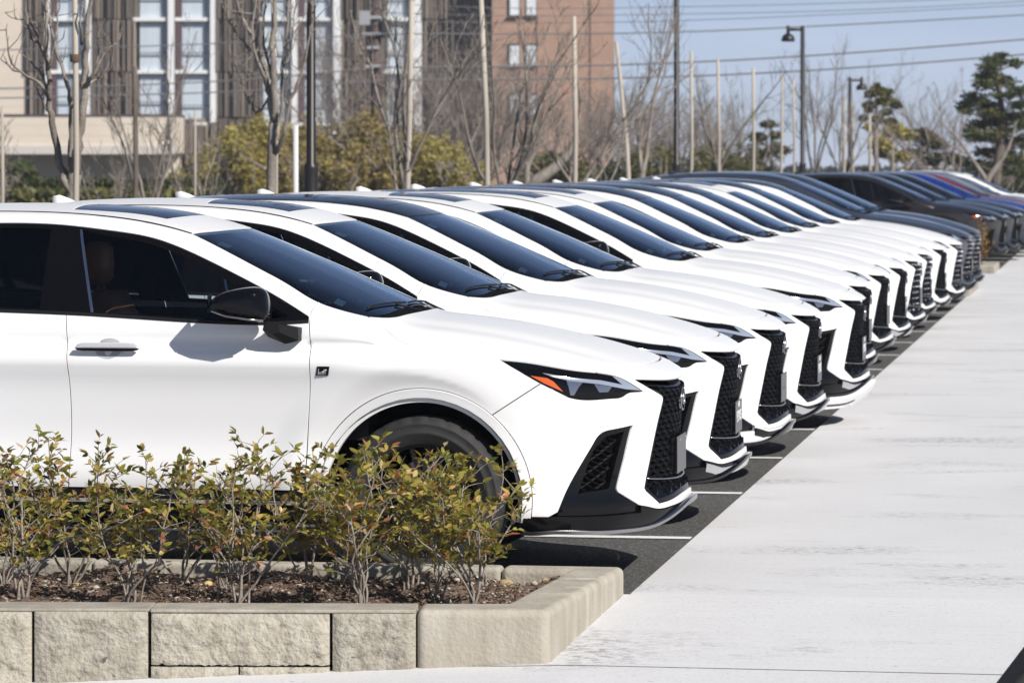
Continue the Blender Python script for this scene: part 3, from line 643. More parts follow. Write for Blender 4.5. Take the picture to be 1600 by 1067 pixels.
prism('corner_block',[wx(.508,-.012),wx(0,-.012),ro_(14.66),rk(14.66),(rxat(yi)-KW,yi-.03),wx(.508,KW)],zb,TOP,M['kerb'],pl_o)
for i,(a,b_) in enumerate(((14.664,14.90),(14.904,15.215))): prism('kerb_block',[rk(a),ro_(a),ro_(b_),rk(b_)],zb,TOP-.001*i,M['kerb'],pl_o,.03)
prism('corner_block',[rk(15.219),ro_(15.219),ro_(BY),(-2.60,BY),(-2.60,BY-.13),(rxat(BY-.13)-KW,BY-.13)],zb,TOP-.002,M['kerb'],pl_o)
for i,(a,b_) in enumerate(((-3.2,-2.604),(-3.8,-3.204),(-4.4,-3.804),(-5.6,-4.404))): prism('kerb_block',[(a,BY-.13),(b_,BY-.13),(b_,BY),(a,BY)],zb,TOP-.003-.001*(i%2),M['kerb'],pl_o,.02)
# mulch bed
xs=np.arange(-5.4,RXE-KW+.031,.03); ys=np.arange(0,1.001,.022); nzz=rng.normal(size=(len(ys),len(xs)))
def bedy(x,t): a=fyat(x)+KW-.03; return a+(BY-.11-a)*t
def inbed(x,y,m=.03): return fyat(x)+KW/math.cos(WR)+m<y<BY-.13-m and x<rxat(y)-KW-m
def soilz(x,y): return .060+.016*math.sin(x*9+y*5)+.012*math.sin(x*23-y*17)
V=[(x,bedy(x,y),soilz(x,bedy(x,y))+.006*nzz[j,i]) for j,y in enumerate(ys) for i,x in enumerate(xs)]; n=len(xs)
Fc=[(j*n+i,j*n+i+1,(j+1)*n+i+1,(j+1)*n+i) for j in range(len(ys)-1) for i in range(n-1)]
bed=new_obj('mulch_bed',mesh_from('mulch_bed',V,Fc,True),M['soil'],pl_o)
# bark chips, straw bits (uncountable) and pebbles
def col_mesh(name,V,Fc,cols,m,parent=None,kind=None,smooth=False):
    me=mesh_from(name,V,Fc,smooth); a=me.attributes.new('col','FLOAT_COLOR','POINT'); c=np.ones((len(V),4),np.float32); c[:,:3]=cols; a.data.foreach_set('color',c.ravel())
    o=new_obj(name,me,m,parent); 
    if kind: o['kind']=kind
    return o
M['chips']=leaf_mat('bark_chips',.85,0.0)
V=[];Fc=[];Cc=[]
PALC=np.array([(.12,.07,.045),(.19,.12,.08),(.06,.04,.028),(.32,.24,.17),(.52,.46,.38),(.17,.085,.055)])
for k in range(5200):
    x=rng.uniform(-4.9,RXE-KW); y=bedy(x,rng.uniform(.02,.98)); z=soilz(x,y)+rng.uniform(.002,.014); L_=rng.uniform(.006,.030); w=rng.uniform(.002,.006); a=rng.uniform(0,math.pi); t=rng.normal()*.35
    d=np.array([math.cos(a),math.sin(a),t])*L_/2; q=np.array([-math.sin(a),math.cos(a),rng.normal()*.3])*w; p=np.array([x,y,z]); b=len(V)
    V+=[p-d-q,p+d-q,p+d+q,p-d+q,p+np.array([0,0,.004])]; Fc+=[(b,b+1,b+4),(b+1,b+2,b+4),(b+2,b+3,b+4),(b+3,b,b+4)]; c=PALC[rng.choice(6,p=[.3,.22,.2,.12,.05,.11])]*rng.uniform(.7,1.25); Cc+=[c]*5
col_mesh('bark_mulch',V,Fc,Cc,M['chips'],pl_o,'stuff')
M['stone']=noise_mat('garden_stone',[(.3,(.36,.31,.24)),(.6,(.52,.48,.42)),(.8,(.62,.60,.57))],20,.85,.3,90,rand=.3)
M['stoney']=noise_mat('ochre_stone',[(.3,(.40,.28,.12)),(.6,(.52,.40,.21)),(.8,(.6,.52,.38))],20,.85,.3,90,rand=.2)
def stone_mesh(name,seed):
    r=np.random.default_rng(seed); q=MB(); prof=[(.02,-.5),(.38,-.42),(.55,-.1),(.5,.22),(.28,.44),(.02,.5)]; q.lathe(prof,9); V=np.array(q.V); V*=1+r.normal(size=V.shape)*.10; V=V*np.array([1,.75,.6]); return mesh_from(name,V,q.F,True)
SM=[stone_mesh('stone',k) for k in range(6)]; SM2=[stone_mesh('stone',k+20) for k in range(4)]
big=[(790,905,.052),(715,912,.035),(835,908,.03),(860,900,.028),(700,938,.03),(845,925,.026),(120,905,.04),(505,908,.028),(760,915,.024),(815,898,.024),(690,905,.03),(560,905,.02),(255,905,.03),(300,915,.03),(340,925,.03),(90,930,.022),(225,930,.03),(40,905,.03),(820,920,.03),(742,905,.03),(870,912,.026),(800,925,.022),(660,915,.024),(610,910,.028),(20,915,.03),(70,908,.028),(150,912,.035),(180,905,.025),(240,905,.04),(290,908,.035),(325,905,.04),(420,908,.035),(450,912,.028),(540,908,.03),(585,912,.026),(770,925,.022),(850,918,.022),(735,912,.028),(680,912,.03),(10,930,.03),(130,940,.018),(420,935,.018)]
CA_,SA_=math.cos(YAW),math.sin(YAW)
def from_px(px,py,z):
    d=FPX*(CAMZ-z)/(py-253); u=(px-800)/FPX*d; return (u*CA_-d*SA_, d*CA_+u*SA_)
for k,(px,py,s) in enumerate(big):
    x,y=from_px(px,py,.07); x=min(x,RXE-KW-.05); y=min(max(y,fyat(x)+KW+.05),BY-.17)
    o=new_obj('stone',(SM2[k%4] if k%3==0 else SM[k%6]),M['stoney'] if k%3==0 else M['stone'],bed); o.location=(x,y,soilz(x,y)+s*.2); o.scale=(s*1.15,s*1.15,s*1.15); o.rotation_euler=(0,0,k*1.3)
    if not o.data.materials: o.data.materials.append(M['stoney'] if k%3==0 else M['stone'])
q=MB()
for k in range(620):
    x=rng.uniform(-4.9,RXE-KW-.01); y=bedy(x,.05+.9*rng.beta(2.2,1.2)); s=rng.uniform(.004,.015); me=SM[k%6]; c=np.array([v.co for v in me.vertices])*s*1.3; a=rng.uniform(0,6.3); c=np.stack([c[:,0]*math.cos(a)-c[:,1]*math.sin(a),c[:,0]*math.sin(a)+c[:,1]*math.cos(a),c[:,2]],1)+np.array([x,y,soilz(x,y)+s*.3]); q.add(c,[tuple(p.vertices) for p in me.polygons])
o=q.build('pebbles',M['stone'],pl_o,True); o['kind']='stuff'
# grit along the kerb foot
# ------------------------------------------------------------------ shrubs in the planter
M['leaf']=leaf_mat('shrub_leaf',.38,.42); M['twig']=noise_mat('grey_twig',[(.3,(.16,.13,.105)),(.7,(.36,.32,.27))],60,.85)
PAL=np.array([(.20,.195,.035),(.29,.255,.05),(.40,.30,.07),(.10,.115,.025),(.48,.31,.10),(.46,.21,.09),(.34,.11,.06),(.52,.38,.18)])
PW=[.25,.28,.15,.16,.055,.06,.015,.03]
def shrub(px,py,h,w,dens,label,seed,lean=0,nst=5):
    r=np.random.default_rng(seed); x0,y0=from_px(px,py,.07); y0=min(max(y0,fyat(x0)+KW+.05),BY-.18); x0=min(x0,rxat(y0)-KW-.06)
    root=empty('shrub',label,'shrub','shrubs planted in the bed',(x0,y0,soilz(x0,y0)-.01))
    tw=MB(); V=[];Fc=[];Cc=[]
    def leaf(p,d,L_):
        d=d/np.linalg.norm(d); s=np.cross(d,[0,0,1.]); 
        if np.linalg.norm(s)<1e-3: s=np.array([1.,0,0])
        s/=np.linalg.norm(s); ro=r.normal()*.7; n=np.cross(s,d); s=s*math.cos(ro)+n*math.sin(ro); n=np.cross(s,d); w_=L_*r.uniform(.20,.29); cu=r.uniform(.04,.3)*L_
        b=len(V); V.extend([p,p+d*L_*.35+s*w_*.85+n*w_*.3,p+d*L_*.35-s*w_*.85+n*w_*.3,p+d*L_*.42-n*cu*.15,p+d*L_*.70+s*w_*.7+n*w_*.1-n*cu*.5,p+d*L_*.70-s*w_*.7+n*w_*.1-n*cu*.5,p+d*L_-n*cu])
        Fc.extend([(b,b+1,b+3),(b,b+3,b+2),(b+1,b+4,b+3),(b+3,b+5,b+2),(b+4,b+6,b+3),(b+3,b+6,b+5)])
        c=PAL[r.choice(8,p=PW)]*r.uniform(.85,1.5); Cc.extend([c]*7)
    def sprig(p,d,L_,rad,nl,depth):
        n=max(3,int(L_/.035)); q=[np.array(p)]; dd=d/np.linalg.norm(d)
        for k in range(n):
            dd=dd+r.normal(size=3)*.16+np.array([0,0,.05]); dd/=np.linalg.norm(dd); q.append(q[-1]+dd*L_/n)
        tw.tube(q,[rad*(1-.6*k/n) for k in range(n+1)],4 if depth else 5,False)
        for k in range(1,n+1):
            if q[k][2]>.17*h/.6:
                for j in range(r.poisson(nl*1.0)):
                    a=r.uniform(0,6.28); ld=np.array([math.cos(a),math.sin(a),r.uniform(-.15,1.0)]); leaf(q[k],ld+dd*.5,r.uniform(.030,.056))
        for j in range(2): leaf(q[-1],dd+r.normal(size=3)*.5,r.uniform(.028,.046))
        return q
    for i in range(nst):
        a=r.uniform(0,6.28); d=np.array([math.cos(a)*w*.46+lean*.5,math.sin(a)*w*.46,h*1.35]); L_=h*r.uniform(.80,1.06)
        q=sprig((r.normal()*.012,r.normal()*.012,0),d,L_,.0056*r.uniform(.75,1.25),.25*dens,0)
        for k in range(2,len(q)):
            t=k/len(q)
            if q[k][2]<.13: continue
            for j in range(r.poisson(1.1)):
                a=r.uniform(0,6.28); d2=np.array([math.cos(a),math.sin(a),r.uniform(.3,1.1)]); q2=sprig(q[k],d2,r.uniform(.05,.14)*(1.15-.5*t)*(h/.6),.0026,.9*dens,1)
                if r.random()<.35: sprig(q2[len(q2)//2],d2+r.normal(size=3)*.6,r.uniform(.05,.10),.002,1.0*dens,2)
    o=tw.build('stems',M['twig'],root,True); o['kind']='stuff'
    me=mesh_from('foliage',V,Fc,True); at=me.attributes.new('col','FLOAT_COLOR','POINT'); c=np.ones((len(V),4),np.float32); c[:,:3]=np.array(Cc); at.data.foreach_set('color',c.ravel())
    o=new_obj('foliage',me,M['leaf'],root); o['kind']='stuff'; return root
SHR=[(35,938,.66,.34,1.0,'front shrub standing farthest left in the bed, above the left end block',-.05,5),
 (110,905,.62,.30,1.1,'shrub behind and between the two leftmost front shrubs',.02,5),
 (205,940,.64,.36,1.15,'front shrub in front of the car door handle, second from the left',.05,6),
 (282,912,.56,.30,.9,'thin shrub between the second and third front shrubs',.05,5),
 (378,942,.68,.30,1.1,'tall front shrub below the front door edge, third from the left',0,6),
 (350,918,.58,.26,.85,'small shrub close behind the tall third front shrub',-.05,4),
 (478,912,.55,.28,.9,'dark stemmed shrub set back between the third and fourth front shrubs',.04,5),
 (568,946,.66,.38,1.2,'front shrub with wide forking pale stems before the front wheel',.0,7),
 (528,915,.60,.30,1.0,'shrub at the back of the bed beside the rear edge of the front wheel',-.06,5),
 (640,915,.62,.32,1.15,'shrub at the back of the bed right before the front wheel',.02,6),
 (682,936,.66,.30,1.15,'single stemmed shrub between the wide forking shrub and the dark based one',0,5),
 (738,946,.52,.34,1.35,'dense front shrub with dark stems nearest the corner block',.02,7),
 (752,918,.56,.16,1.0,'rightmost shrub leaning toward the car nose, at the stony end of the bed',-.10,4),
 (8,915,.50,.30,.9,'cut off shrub at the very left end of the bed',-.05,4)]
for k,(px,py,h,w,dn,lb,ln,ns) in enumerate(SHR): shrub(px,py,h,w,dn,lb,100+k,ln,ns)
# ------------------------------------------------------------------ far planters and kerbs
def far_planter(y0,y1,x1,label,shr):
    p=empty('planter',label,'planter','far kerb planters'); 
    prism('kerb_block',[(-7.5,y0),(x1,y0),(x1,y0+.2),(-7.5,y0+.2)],-.1,.13,M['kerb'],p,.02)
    prism('kerb_block',[(x1-.2,y0+.204),(x1,y0+.204),(x1,y1),(x1-.2,y1)],-.1,.13,M['kerb'],p,.02)
    prism('kerb_block',[(-7.5,y1-.2),(x1-.204,y1-.2),(x1-.204,y1),(-7.5,y1)],-.1,.13,M['kerb'],p,.02)
    b=MB(); b.add([(-7.5,y0+.2,.08),(x1-.2,y0+.2,.08),(x1-.2,y1-.2,.08),(-7.5,y1-.2,.08)],[(0,1,2,3)]); b.build('mulch_bed',M['soil'],p)
far_planter(51.3,54.4,-2.02,'low kerb planter at the far end of the near row of cars',0)
far_planter(61.85,64.0,-2.02,'low kerb planter beside the charcoal SUV',0)

# unidentified dark shape at the lower right corner, built as a black wedge
x,y,_=from_px(1590,1100,-.1)[0],from_px(1590,1100,-.1)[1],0
b=MB(); b.add([(0,-.14,0),(.75,-.14,0),(.75,.14,0),(0,.14,0),(.33,-.14,.43),(.75,-.14,.43),(.75,.14,.43),(.33,.14,.43)],[(0,3,2,1),(4,5,6,7),(0,1,5,4),(1,2,6,5),(2,3,7,6),(3,0,4,7)])
o=b.build('black_wedge',M['rubber'] ); d_=12.6; u_=(1482-800)/FPX*d_; o.location=(u_*CA_-d_*SA_,d_*CA_+u_*SA_,gz(0,12.4)); o.rotation_euler=(0,0,YAW); mo=o.modifiers.new('b','BEVEL'); mo.width=.02; mo.segments=3
tag(o,'black wedge for an unidentified dark shape at the lower right corner','unidentified object')
# ------------------------------------------------------------------ background
def at(px,d,z=0.):
    """ground point seen in column px at depth d along the view"""
    u=(px-800)/FPX*d; return (u*CA_-d*SA_, d*CA_+u*SA_, z)
def zof(py,d): return CAMZ-(py-253)*d/FPX
M['bark']=noise_mat('grey_bark',[(.3,(.13,.105,.085)),(.55,(.27,.235,.20)),(.75,(.42,.385,.34))],9,.9,.5,40,stretch=(1,1,.25))
M['barkdark']=noise_mat('dark_bark',[(.3,(.07,.055,.045)),(.7,(.19,.155,.13))],9,.9,stretch=(1,1,.3))
M['barkfar']=noise_mat('far_twigs',[(.3,(.20,.165,.14)),(.7,(.36,.31,.275))],3,.9)
M['stake']=noise_mat('stake_wood',[(.3,(.34,.295,.24)),(.7,(.53,.475,.40))],5,.85,stretch=(1,1,.12))
M['brownmetal']=mat('lamp_brown',(.022,.018,.017),.42,.2)
M['tie']=mat('hemp_tie',(.12,.08,.045),.9)
def branch_tree(r,h,spread,forks,rad,up=.55,levels=3,fork_h=.28,dens=1.0,first=None):
    """bare tree: list of (points, radii)"""
    out=[]
    def limb(p,d,L_,rd,lv):
        n=max(4,int(5+L_*2)); q=[np.array(p,float)]; dd=np.array(d,float); dd/=np.linalg.norm(dd)
        for k in range(n):
            dd=dd+r.normal(size=3)*(.07+.05*lv)+np.array([0,0,up*.09*(1+lv*.5)]); dd/=np.linalg.norm(dd); q.append(q[-1]+dd*L_/n)
        out.append((q,[max(.0035,rd*(1-.72*k/n)) for k in range(n+1)],lv))
        if lv<levels:
            m=max(2,int((4.5+L_*1.6)*dens)) if lv>0 else forks
            for j in range(m):
                t=r.uniform(.25,.97); k=min(n-1,int(t*n)); a=r.uniform(0,6.283); tilt=r.uniform(.35,.95)
                ax=dd; o=np.cross(ax,[math.cos(a),math.sin(a),.3]); o/=max(np.linalg.norm(o),1e-6)
                d2=q[k+1]-q[k]; d2=d2/np.linalg.norm(d2)*math.cos(tilt)+o*math.sin(tilt)+np.array([0,0,.25]); limb(q[k],d2,L_*r.uniform(.28,.55)*(1.05-.45*t),max(.004,rd*(1-.72*t)*r.uniform(.42,.62)),lv+1)
    th=h*fork_h
    q=[np.array([0,0,0.])]; d=np.array([r.normal()*.04,r.normal()*.04,1])
    for k in range(6): d=d+r.normal(size=3)*.035; q.append(q[-1]+d/np.linalg.norm(d)*th/6)
    out.append((q,[rad*(1.18-.05*k) if k<2 else rad*(1.08-.03*k) for k in range(7)],0))
    for j in range(forks):
        a=2*math.pi*j/forks+r.uniform(-.5,.5); t=spread*r.uniform(.6,1.25); k=r.integers(3,7) if j else 6
        limb(q[k],[math.cos(a)*t,math.sin(a)*t,1],(h-q[k][2])*r.uniform(.72,1.0),rad*r.uniform(.45,.70),1)
    return out
def build_tree(name,label,cat,group,loc,h,seed,spread=.3,forks=4,rad=.06,m=None,levels=3,dens=1.0,fork_h=.28,rz=0,up=.55,sides=(7,5,4,3,3)):
    r=np.random.default_rng(seed); T=branch_tree(r,h,spread,forks,rad,up,levels,fork_h,dens); root=empty(name,label,cat,group,loc,rz)
    tr=MB();cr=MB()
    for q,rd,lv in T:
        (tr if lv==0 else cr).tube(q,rd,sides[min(lv,4)],False)
    tr.build('trunk',m or M['bark'],root,True); o=cr.build('crown',m or M['bark'],root,True); return root
def stake(px,d,ytop,label,lean=0,w=.045,group='wooden stakes beside the young trees',m=None):
    x,y,_=at(px,d); zt=zof(ytop,d); w*=.74; b=MB(); b.tube([(0,0,-.1),(lean*.35,0,zt*.35),(lean*.5+.012,0,zt*.55),(lean,0,zt)],[w*1.08,w*1.0,w*.97,w*.85],10); o=b.build('wooden_stake',m or M['stake'],None,True); o.location=(x,y,0); tag(o,label,'stake',group); return o
# --- nearest tree, hand placed limbs
def px3(pts,d): return [Vector(at(px,d+dd,zof(py,d))) for px,py,dd in pts]
d1=28.7
t1=empty('bare_tree','forked bare tree with lichened pale bark behind the roof of the nearest white SUV','tree','bare young trees along the car park',at(115,d1))
inv=Vector(at(115,d1))
def hand(root,inv,items,m):
    for nm,pts,rads,dd in items:
        b=MB(); P=[p-inv for p in px3(pts,dd)]
        V=np.array([tuple(p) for p in P]); q=[Vector(v) for v in smoothline(V,.12)] if len(P)>2 else P; rr=np.interp(np.linspace(0,1,len(q)),np.linspace(0,1,len(rads)),rads)
        b.tube(q,list(rr),8,True); b.build(nm,m,root,True)
hand(t1,inv,[('trunk',[(115,620,0),(114,330,0),(115,290,0),(119,268,0)],[.085,.062,.056,.05],d1)],M['bark'])
cr=MB()
LIMB=[([(110,300,0),(103,285,.0),(92,250,.1),(83,200,.1),(79,160,.1),(76,110,.1),(73,60,.1),(74,-20,.1)],[.034,.030,.028,.026,.022,.018,.014,.01]),
 ([(118,272,0),(122,225,-.1),(129,180,-.1),(132,130,-.1),(133,80,-.15),(138,30,-.2),(144,-20,-.2)],[.045,.038,.034,.031,.026,.021,.016]),
 ([(112,268,.0),(112,225,.1),(111,165,.1),(104,130,.1),(92,90,.2),(80,50,.2),(72,10,.2)],[.034,.030,.026,.018,.015,.012,.008]),
 ([(79,158,.1),(60,130,0),(40,118,0),(22,108,0),(8,97,0),(2,94,0)],[.020,.017,.014,.011,.008,.004]),
 ([(40,118,0),(18,100,.05),(12,75,.05),(10,45,.05)],[.010,.009,.006,.003]),
 ([(78,148,.1),(62,115,.15),(45,95,.15),(28,80,.15)],[.017,.012,.008,.004]),
 ([(74,92,.1),(58,65,.2),(45,45,.2),(40,10,.2),(36,-10,.2)],[.018,.013,.010,.008,.006]),
 ([(60,68,.2),(40,30,.25),(25,28,.25),(8,20,.25)],[.010,.007,.005,.003]),
 ([(132,140,-.1),(150,110,-.2),(170,78,-.2),(184,68,-.2),(188,52,-.2)],[.020,.015,.012,.008,.004]),
 ([(133,140,-.1),(148,125,0),(166,115,0),(170,95,0)],[.014,.010,.007,.003]),
 ([(128,72,-.15),(126,40,-.3),(128,5,-.3)],[.012,.009,.006]),
 ([(76,110,.1),(84,70,.0),(90,30,0),(95,-10,0)],[.014,.010,.007,.005]),
 ([(83,200,.1),(70,165,.2),(52,128,.2)],[.012,.008,.004]),([(170,115,0),(176,90,0),(172,70,0)],[.006,.004,.002]),([(150,110,-.2),(155,80,-.2),(152,60,-.2)],[.007,.005,.003])]
r_=np.random.default_rng(3)
for pts,rads in LIMB:
    P=[p-inv for p in px3(pts,d1)]; V=np.array([tuple(p) for p in P]); q=[Vector(v) for v in smoothline(V,.06)]; rr=np.interp(np.linspace(0,1,len(q)),np.linspace(0,1,len(rads)),rads)
    q=[v+Vector(r_.normal(size=3)*.006) for v in q]; cr.tube(q,list(rr),6,True)
    for k in range(2,len(q)):
        if rr[k]<.017 and r_.random()<.55:
            d=Vector(r_.normal(size=3))+Vector((0,0,1.2)); d.normalize(); L_=r_.uniform(.06,.22); p=q[k]; a=p+d*L_*.5+Vector(r_.normal(size=3)*.015); cr.tube([p,a,p+(d+Vector((0,0,.4))).normalized()*L_],[.005,.004,.002],4,False)
cr.build('crown',M['bark'],t1,True)
stake(117,28.45,-60,'thick pale stake standing right against the nearest forked tree',0,.031)
b=MB(); b.lathe([(.034,-.03),(.039,-.02),(.037,0),(.040,.02),(.034,.03)],14); o=b.build('tree_tie',M['tie'],None,True); o.location=at(117,28.45,zof(91,28.4)); tag(o,'brown tie round the stake of the nearest forked tree','tie')
# --- second tree with upright forks, and the others along the car park edge
d2=35.6
t2=empty('bare_tree','bare tree with many upright forks between the nearest tree and the thick dark lamp post','tree','bare young trees along the car park',at(424,d2)); inv=Vector(at(424,d2))
hand(t2,inv,[('trunk',[(424,560,0),(424,310,0),(425,240,0),(427,190,0)],[.075,.058,.052,.045],d2)],M['bark'])
cr=MB()
LIMB2=[([(427,195,0),(420,140,0),(408,90,.1),(392,50,.1),(372,15,.1),(365,-20,.1)],[.040,.034,.026,.020,.014,.010]),
 ([(427,192,0),(428,130,-.1),(426,80,-.1),(428,30,-.1),(431,-25,-.1)],[.042,.036,.030,.024,.018]),
 ([(424,235,0),(434,205,.1),(440,160,.1),(441,110,.1),(447,60,.1),(452,-10,.1)],[.028,.026,.022,.018,.014,.010]),
 ([(426,245,0),(438,225,-.1),(452,170,-.2),(466,130,-.2),(478,85,-.2),(487,40,-.2),(492,-10,-.2)],[.026,.024,.020,.016,.013,.010,.007]),
 ([(418,140,0),(404,100,-.2),(396,60,-.2),(398,20,-.2),(400,-20,-.2)],[.022,.017,.013,.010,.008]),
 ([(408,90,.1),(385,70,.2),(362,40,.2),(345,5,.2)],[.016,.012,.008,.005]),
 ([(425,120,-.1),(414,75,0),(412,30,0),(416,-15,0)],[.018,.014,.010,.008]),
 ([(441,110,.1),(452,85,.2),(458,45,.2),(462,0,.2)],[.013,.010,.007,.005]),
 ([(420,150,0),(400,175,.1),(386,150,.1),(375,120,.1),(368,80,.1)],[.012,.010,.008,.006,.003])]
for pts,rads in LIMB2:
    P=[p-inv for p in px3(pts,d2)]; V=np.array([tuple(p) for p in P]); q=[Vector(v) for v in smoothline(V,.07)]; rr=np.interp(np.linspace(0,1,len(q)),np.linspace(0,1,len(rads)),rads)
    q=[v+Vector(r_.normal(size=3)*.007) for v in q]; cr.tube(q,list(rr),6,True)
    for k in range(2,len(q)):
        if rr[k]<.024 and r_.random()<.75:
            d=Vector(r_.normal(size=3)*.6)+Vector((0,0,1.2)); d.normalize(); L_=r_.uniform(.10,.5); p=q[k]; a=p+d*L_*.5+Vector(r_.normal(size=3)*.03); e=p+(d+Vector((0,0,.5))).normalized()*L_; cr.tube([p,a,e],[.007,.005,.002],4,False)
            if L_>.25: cr.tube([a,a+Vector(r_.normal(size=3)*.06)+Vector((0,0,.14))],[.004,.002],3,False)
cr.build('crown',M['bark'],t2,True)
stake(432,35.9,-60,'pale stake behind the tree with many upright forks',-.04,.035)
YG='bare young trees along the car park'
def young(px,d,h,seed,label,**k): return build_tree('bare_tree',label,'tree',YG,at(px,d),h,seed,**k)
young(625,42.3,4.4,11,'bare tree with two wide low forks just right of the brown utility pole',spread=.42,forks=4,rad=.055,fork_h=.40)
stake(632,42.0,-60,'leaning stake just right of the brown utility pole',.09,.045)
young(790,48.5,4.2,12,'twiggy bare tree right of the leaning stake before the brick building',spread=.4,forks=6,rad=.05,fork_h=.3)
stake(768,47.6,-60,'leaning stake in front of the left edge of the brick wall',-.16,.05)
young(890,55.6,4.2,13,'bare tree whose limbs spread before the brick wall windows',spread=.55,forks=5,rad=.05,fork_h=.33)
stake(899,55.2,26,'straight stake in the middle of the brick wall',-.02,.05)
young(1004,62.2,4.7,14,'slim bare tree against the sky right of the brick building',spread=.22,forks=4,rad=.06,fork_h=.36)
stake(994,61.6,66,'stake leaning left at the right edge of the brick building',-.33,.05)
stake(1080,70.2,80,'stake just right of the tall middle lamp post',.0,.045)
stake(1124,74.8,92,'second stake right of the tall middle lamp post',-.03,.045); young(1128,76,4.4,15,'thin bare tree rising behind the second stake right of the middle lamp post',spread=.3,forks=4,rad=.045,fork_h=.38)
stake(1177,82,106,'third stake right of the tall middle lamp post',.0,.05)
stake(1219,89,118,'slightly leaning stake left of the bell shaped lamp',.05,.045)
stake(1241,92.3,124,'stake close to the left of the lamp with a bell shade on the left',-.02,.04)
young(1278,98.5,4.8,16,'bare upright tree just right of the lamp whose arm points left',spread=.2,forks=5,rad=.06,fork_h=.3)
young(1312,107,5.0,17,'bare upright tree between the two bell shaped lamps',spread=.22,forks=5,rad=.06,fork_h=.3)
stake(1318,106.5,150,'pale stake between the two bell shaped lamps',.02,.06); stake(1333,113,160,'stake hard against the lamp whose arm points right',-.02,.05)
stake(1359,118,178,'stake in front of the yellow green tree',.0,.07)
# thin poles on the left
b=MB(); b.tube([(0,0,0),(0,0,zof(196,36.5))],[.029,.027],10); o=b.build('white_pole',mat('pole_white',(.6,.6,.58),.6),None,True); o.location=at(462,36.5); tag(o,'thin white pole left of the thick dark lamp post','pole')
stake(211,52,104,'dark brown stake in front of the pale canopy wall',.0,.052,m=M['barkdark']); young(222,53,4.0,18,'small bare tree beside the dark brown stake',spread=.28,forks=4,rad=.045,levels=3)
stake(3,50,168,'grey stake at the left edge of the picture',.0,.034); young(6,51,3.1,19,'small bare tree at the left edge of the picture',spread=.3,forks=4,rad=.04)
stake(303,60,172,'thin stake left of the yellow bushes',.02,.024); young(308,60.5,3.0,20,'small twiggy bare tree left of the yellow bushes',spread=.35,forks=5,rad=.04)
young(180,60,2.3,21,'low twiggy bare bush before the dark hedge',spread=.5,forks=6,rad=.03,fork_h=.12)
# --- lamp posts
def lamp(px,d,ytop,arm,label,r0=.052):
    root=empty('street_lamp',label,'lamp','lamp posts along the car park',at(px,d),YAW); h=zof(ytop,d); b=MB()
    b.lathe([(.13,0),(.13,.25),(r0*1.55,.28),(r0*1.5,1.78),(r0*1.5,1.80),(r0,1.83),(r0*.9,h),(0,h+.03)],16); b.build('post',M['brownmetal'],root,True)
    if arm:
        s=arm; b=MB(); b.tube([(0,0,h-.08),(s*.37,0,h-.08)],.035,8); b.tube([(s*.37,0,h-.20),(s*.37,0,h+.02)],.045,8); b.build('arm',M['brownmetal'],root,True)
        b=MB(); b.lathe([(.0,h-.18),(.05,h-.185),(.10,h-.20),(.145,h-.25),(.168,h-.31),(.175,h-.38),(.16,h-.385),(.0,h-.36)],20,c=(s*.37,0,0)); b.build('lamp_shade',M['brownmetal'],root,True)
    return root
lamp(486,37.2,-160,1,'thick dark lamp post left of the brown utility pole',.048); lamp(1057,67.9,-160,-1,'tall dark lamp post in the middle of the sky, top out of frame',.052)
lamp(1254,95,42,-1,'dark lamp post with a bell shade hanging from an arm to the left',.06); lamp(1328,118,122,1,'dark lamp post with a bell shade hanging from an arm to the right',.065)
# --- utility pole with fittings, and the overhead wires
DP=122.; root=empty('utility_pole','brown utility pole with fittings and cables before the slatted building','pole',None,at(588,DP),YAW)
b=MB(); b.tube([(0,0,0),(0,0,zof(-40,DP))],[.19,.15],14); b.build('post',mat('pole_brown',(.10,.07,.065),.8),root,True)
for z,w,nm in ((zof(28,DP),.9,'crossarm'),(zof(54,DP),.7,'crossarm'),(zof(104,DP),.5,'crossarm'),(zof(75,DP),.4,'crossarm')):
    b=MB(); b.box(-w/2-.1,w/2-.1,-.24,-.16,z-.05,z+.05); b.build(nm,mat('galvanised',(.45,.45,.46),.5,.5) if 'galvanised' not in bpy.data.materials else bpy.data.materials['galvanised'],root)
b=MB(); b.box(-.55,-.2,-.3,.0,zof(40,DP),zof(18,DP)); b.build('junction_box',bpy.data.materials['galvanised'],root)
b=MB(); b.lathe([(0,0),(.2,0),(.2,.6),(0,.62)],14,c=(.3,-.1,zof(60,DP))); b.build('transformer',mat('transformer_grey',(.05,.05,.055),.6),root)
WIRES=[([(588,54),(800,54),(1000,52.5),(1300,40.5),(1700,19)],.028,'fourth cable from the top of the sky, beaded'),([(588,106),(800,105),(1000,101),(1262,88),(1700,54)],.034,'thick twisted cable above the lowest one'),([(588,127),(800,125),(1000,122),(1262,111),(1700,77)],.034,'lowest thick cable crossing the sky'),
 ([(588,6),(800,14),(1000,13),(1375,4),(1700,-10)],.016,'topmost thin wire in the sky'),([(588,20),(800,26),(1000,24),(1300,18),(1700,-3)],.016,'second thin wire from the top'),([(588,34),(800,37),(1000,35),(1300,24),(1700,4)],.016,'third thin wire from the top'),
 ([(588,54),(400,66),(200,74),(0,79),(-150,80)],.024,'upper cable left of the utility pole'),([(588,106),(400,124),(200,134),(0,139),(-150,141)],.028,'middle cable left of the utility pole'),([(588,127),(400,142),(200,149),(0,154),(-150,155)],.028,'lower cable left of the utility pole')]
M['wire']=mat('cable_grey',(.17,.175,.19),.7)
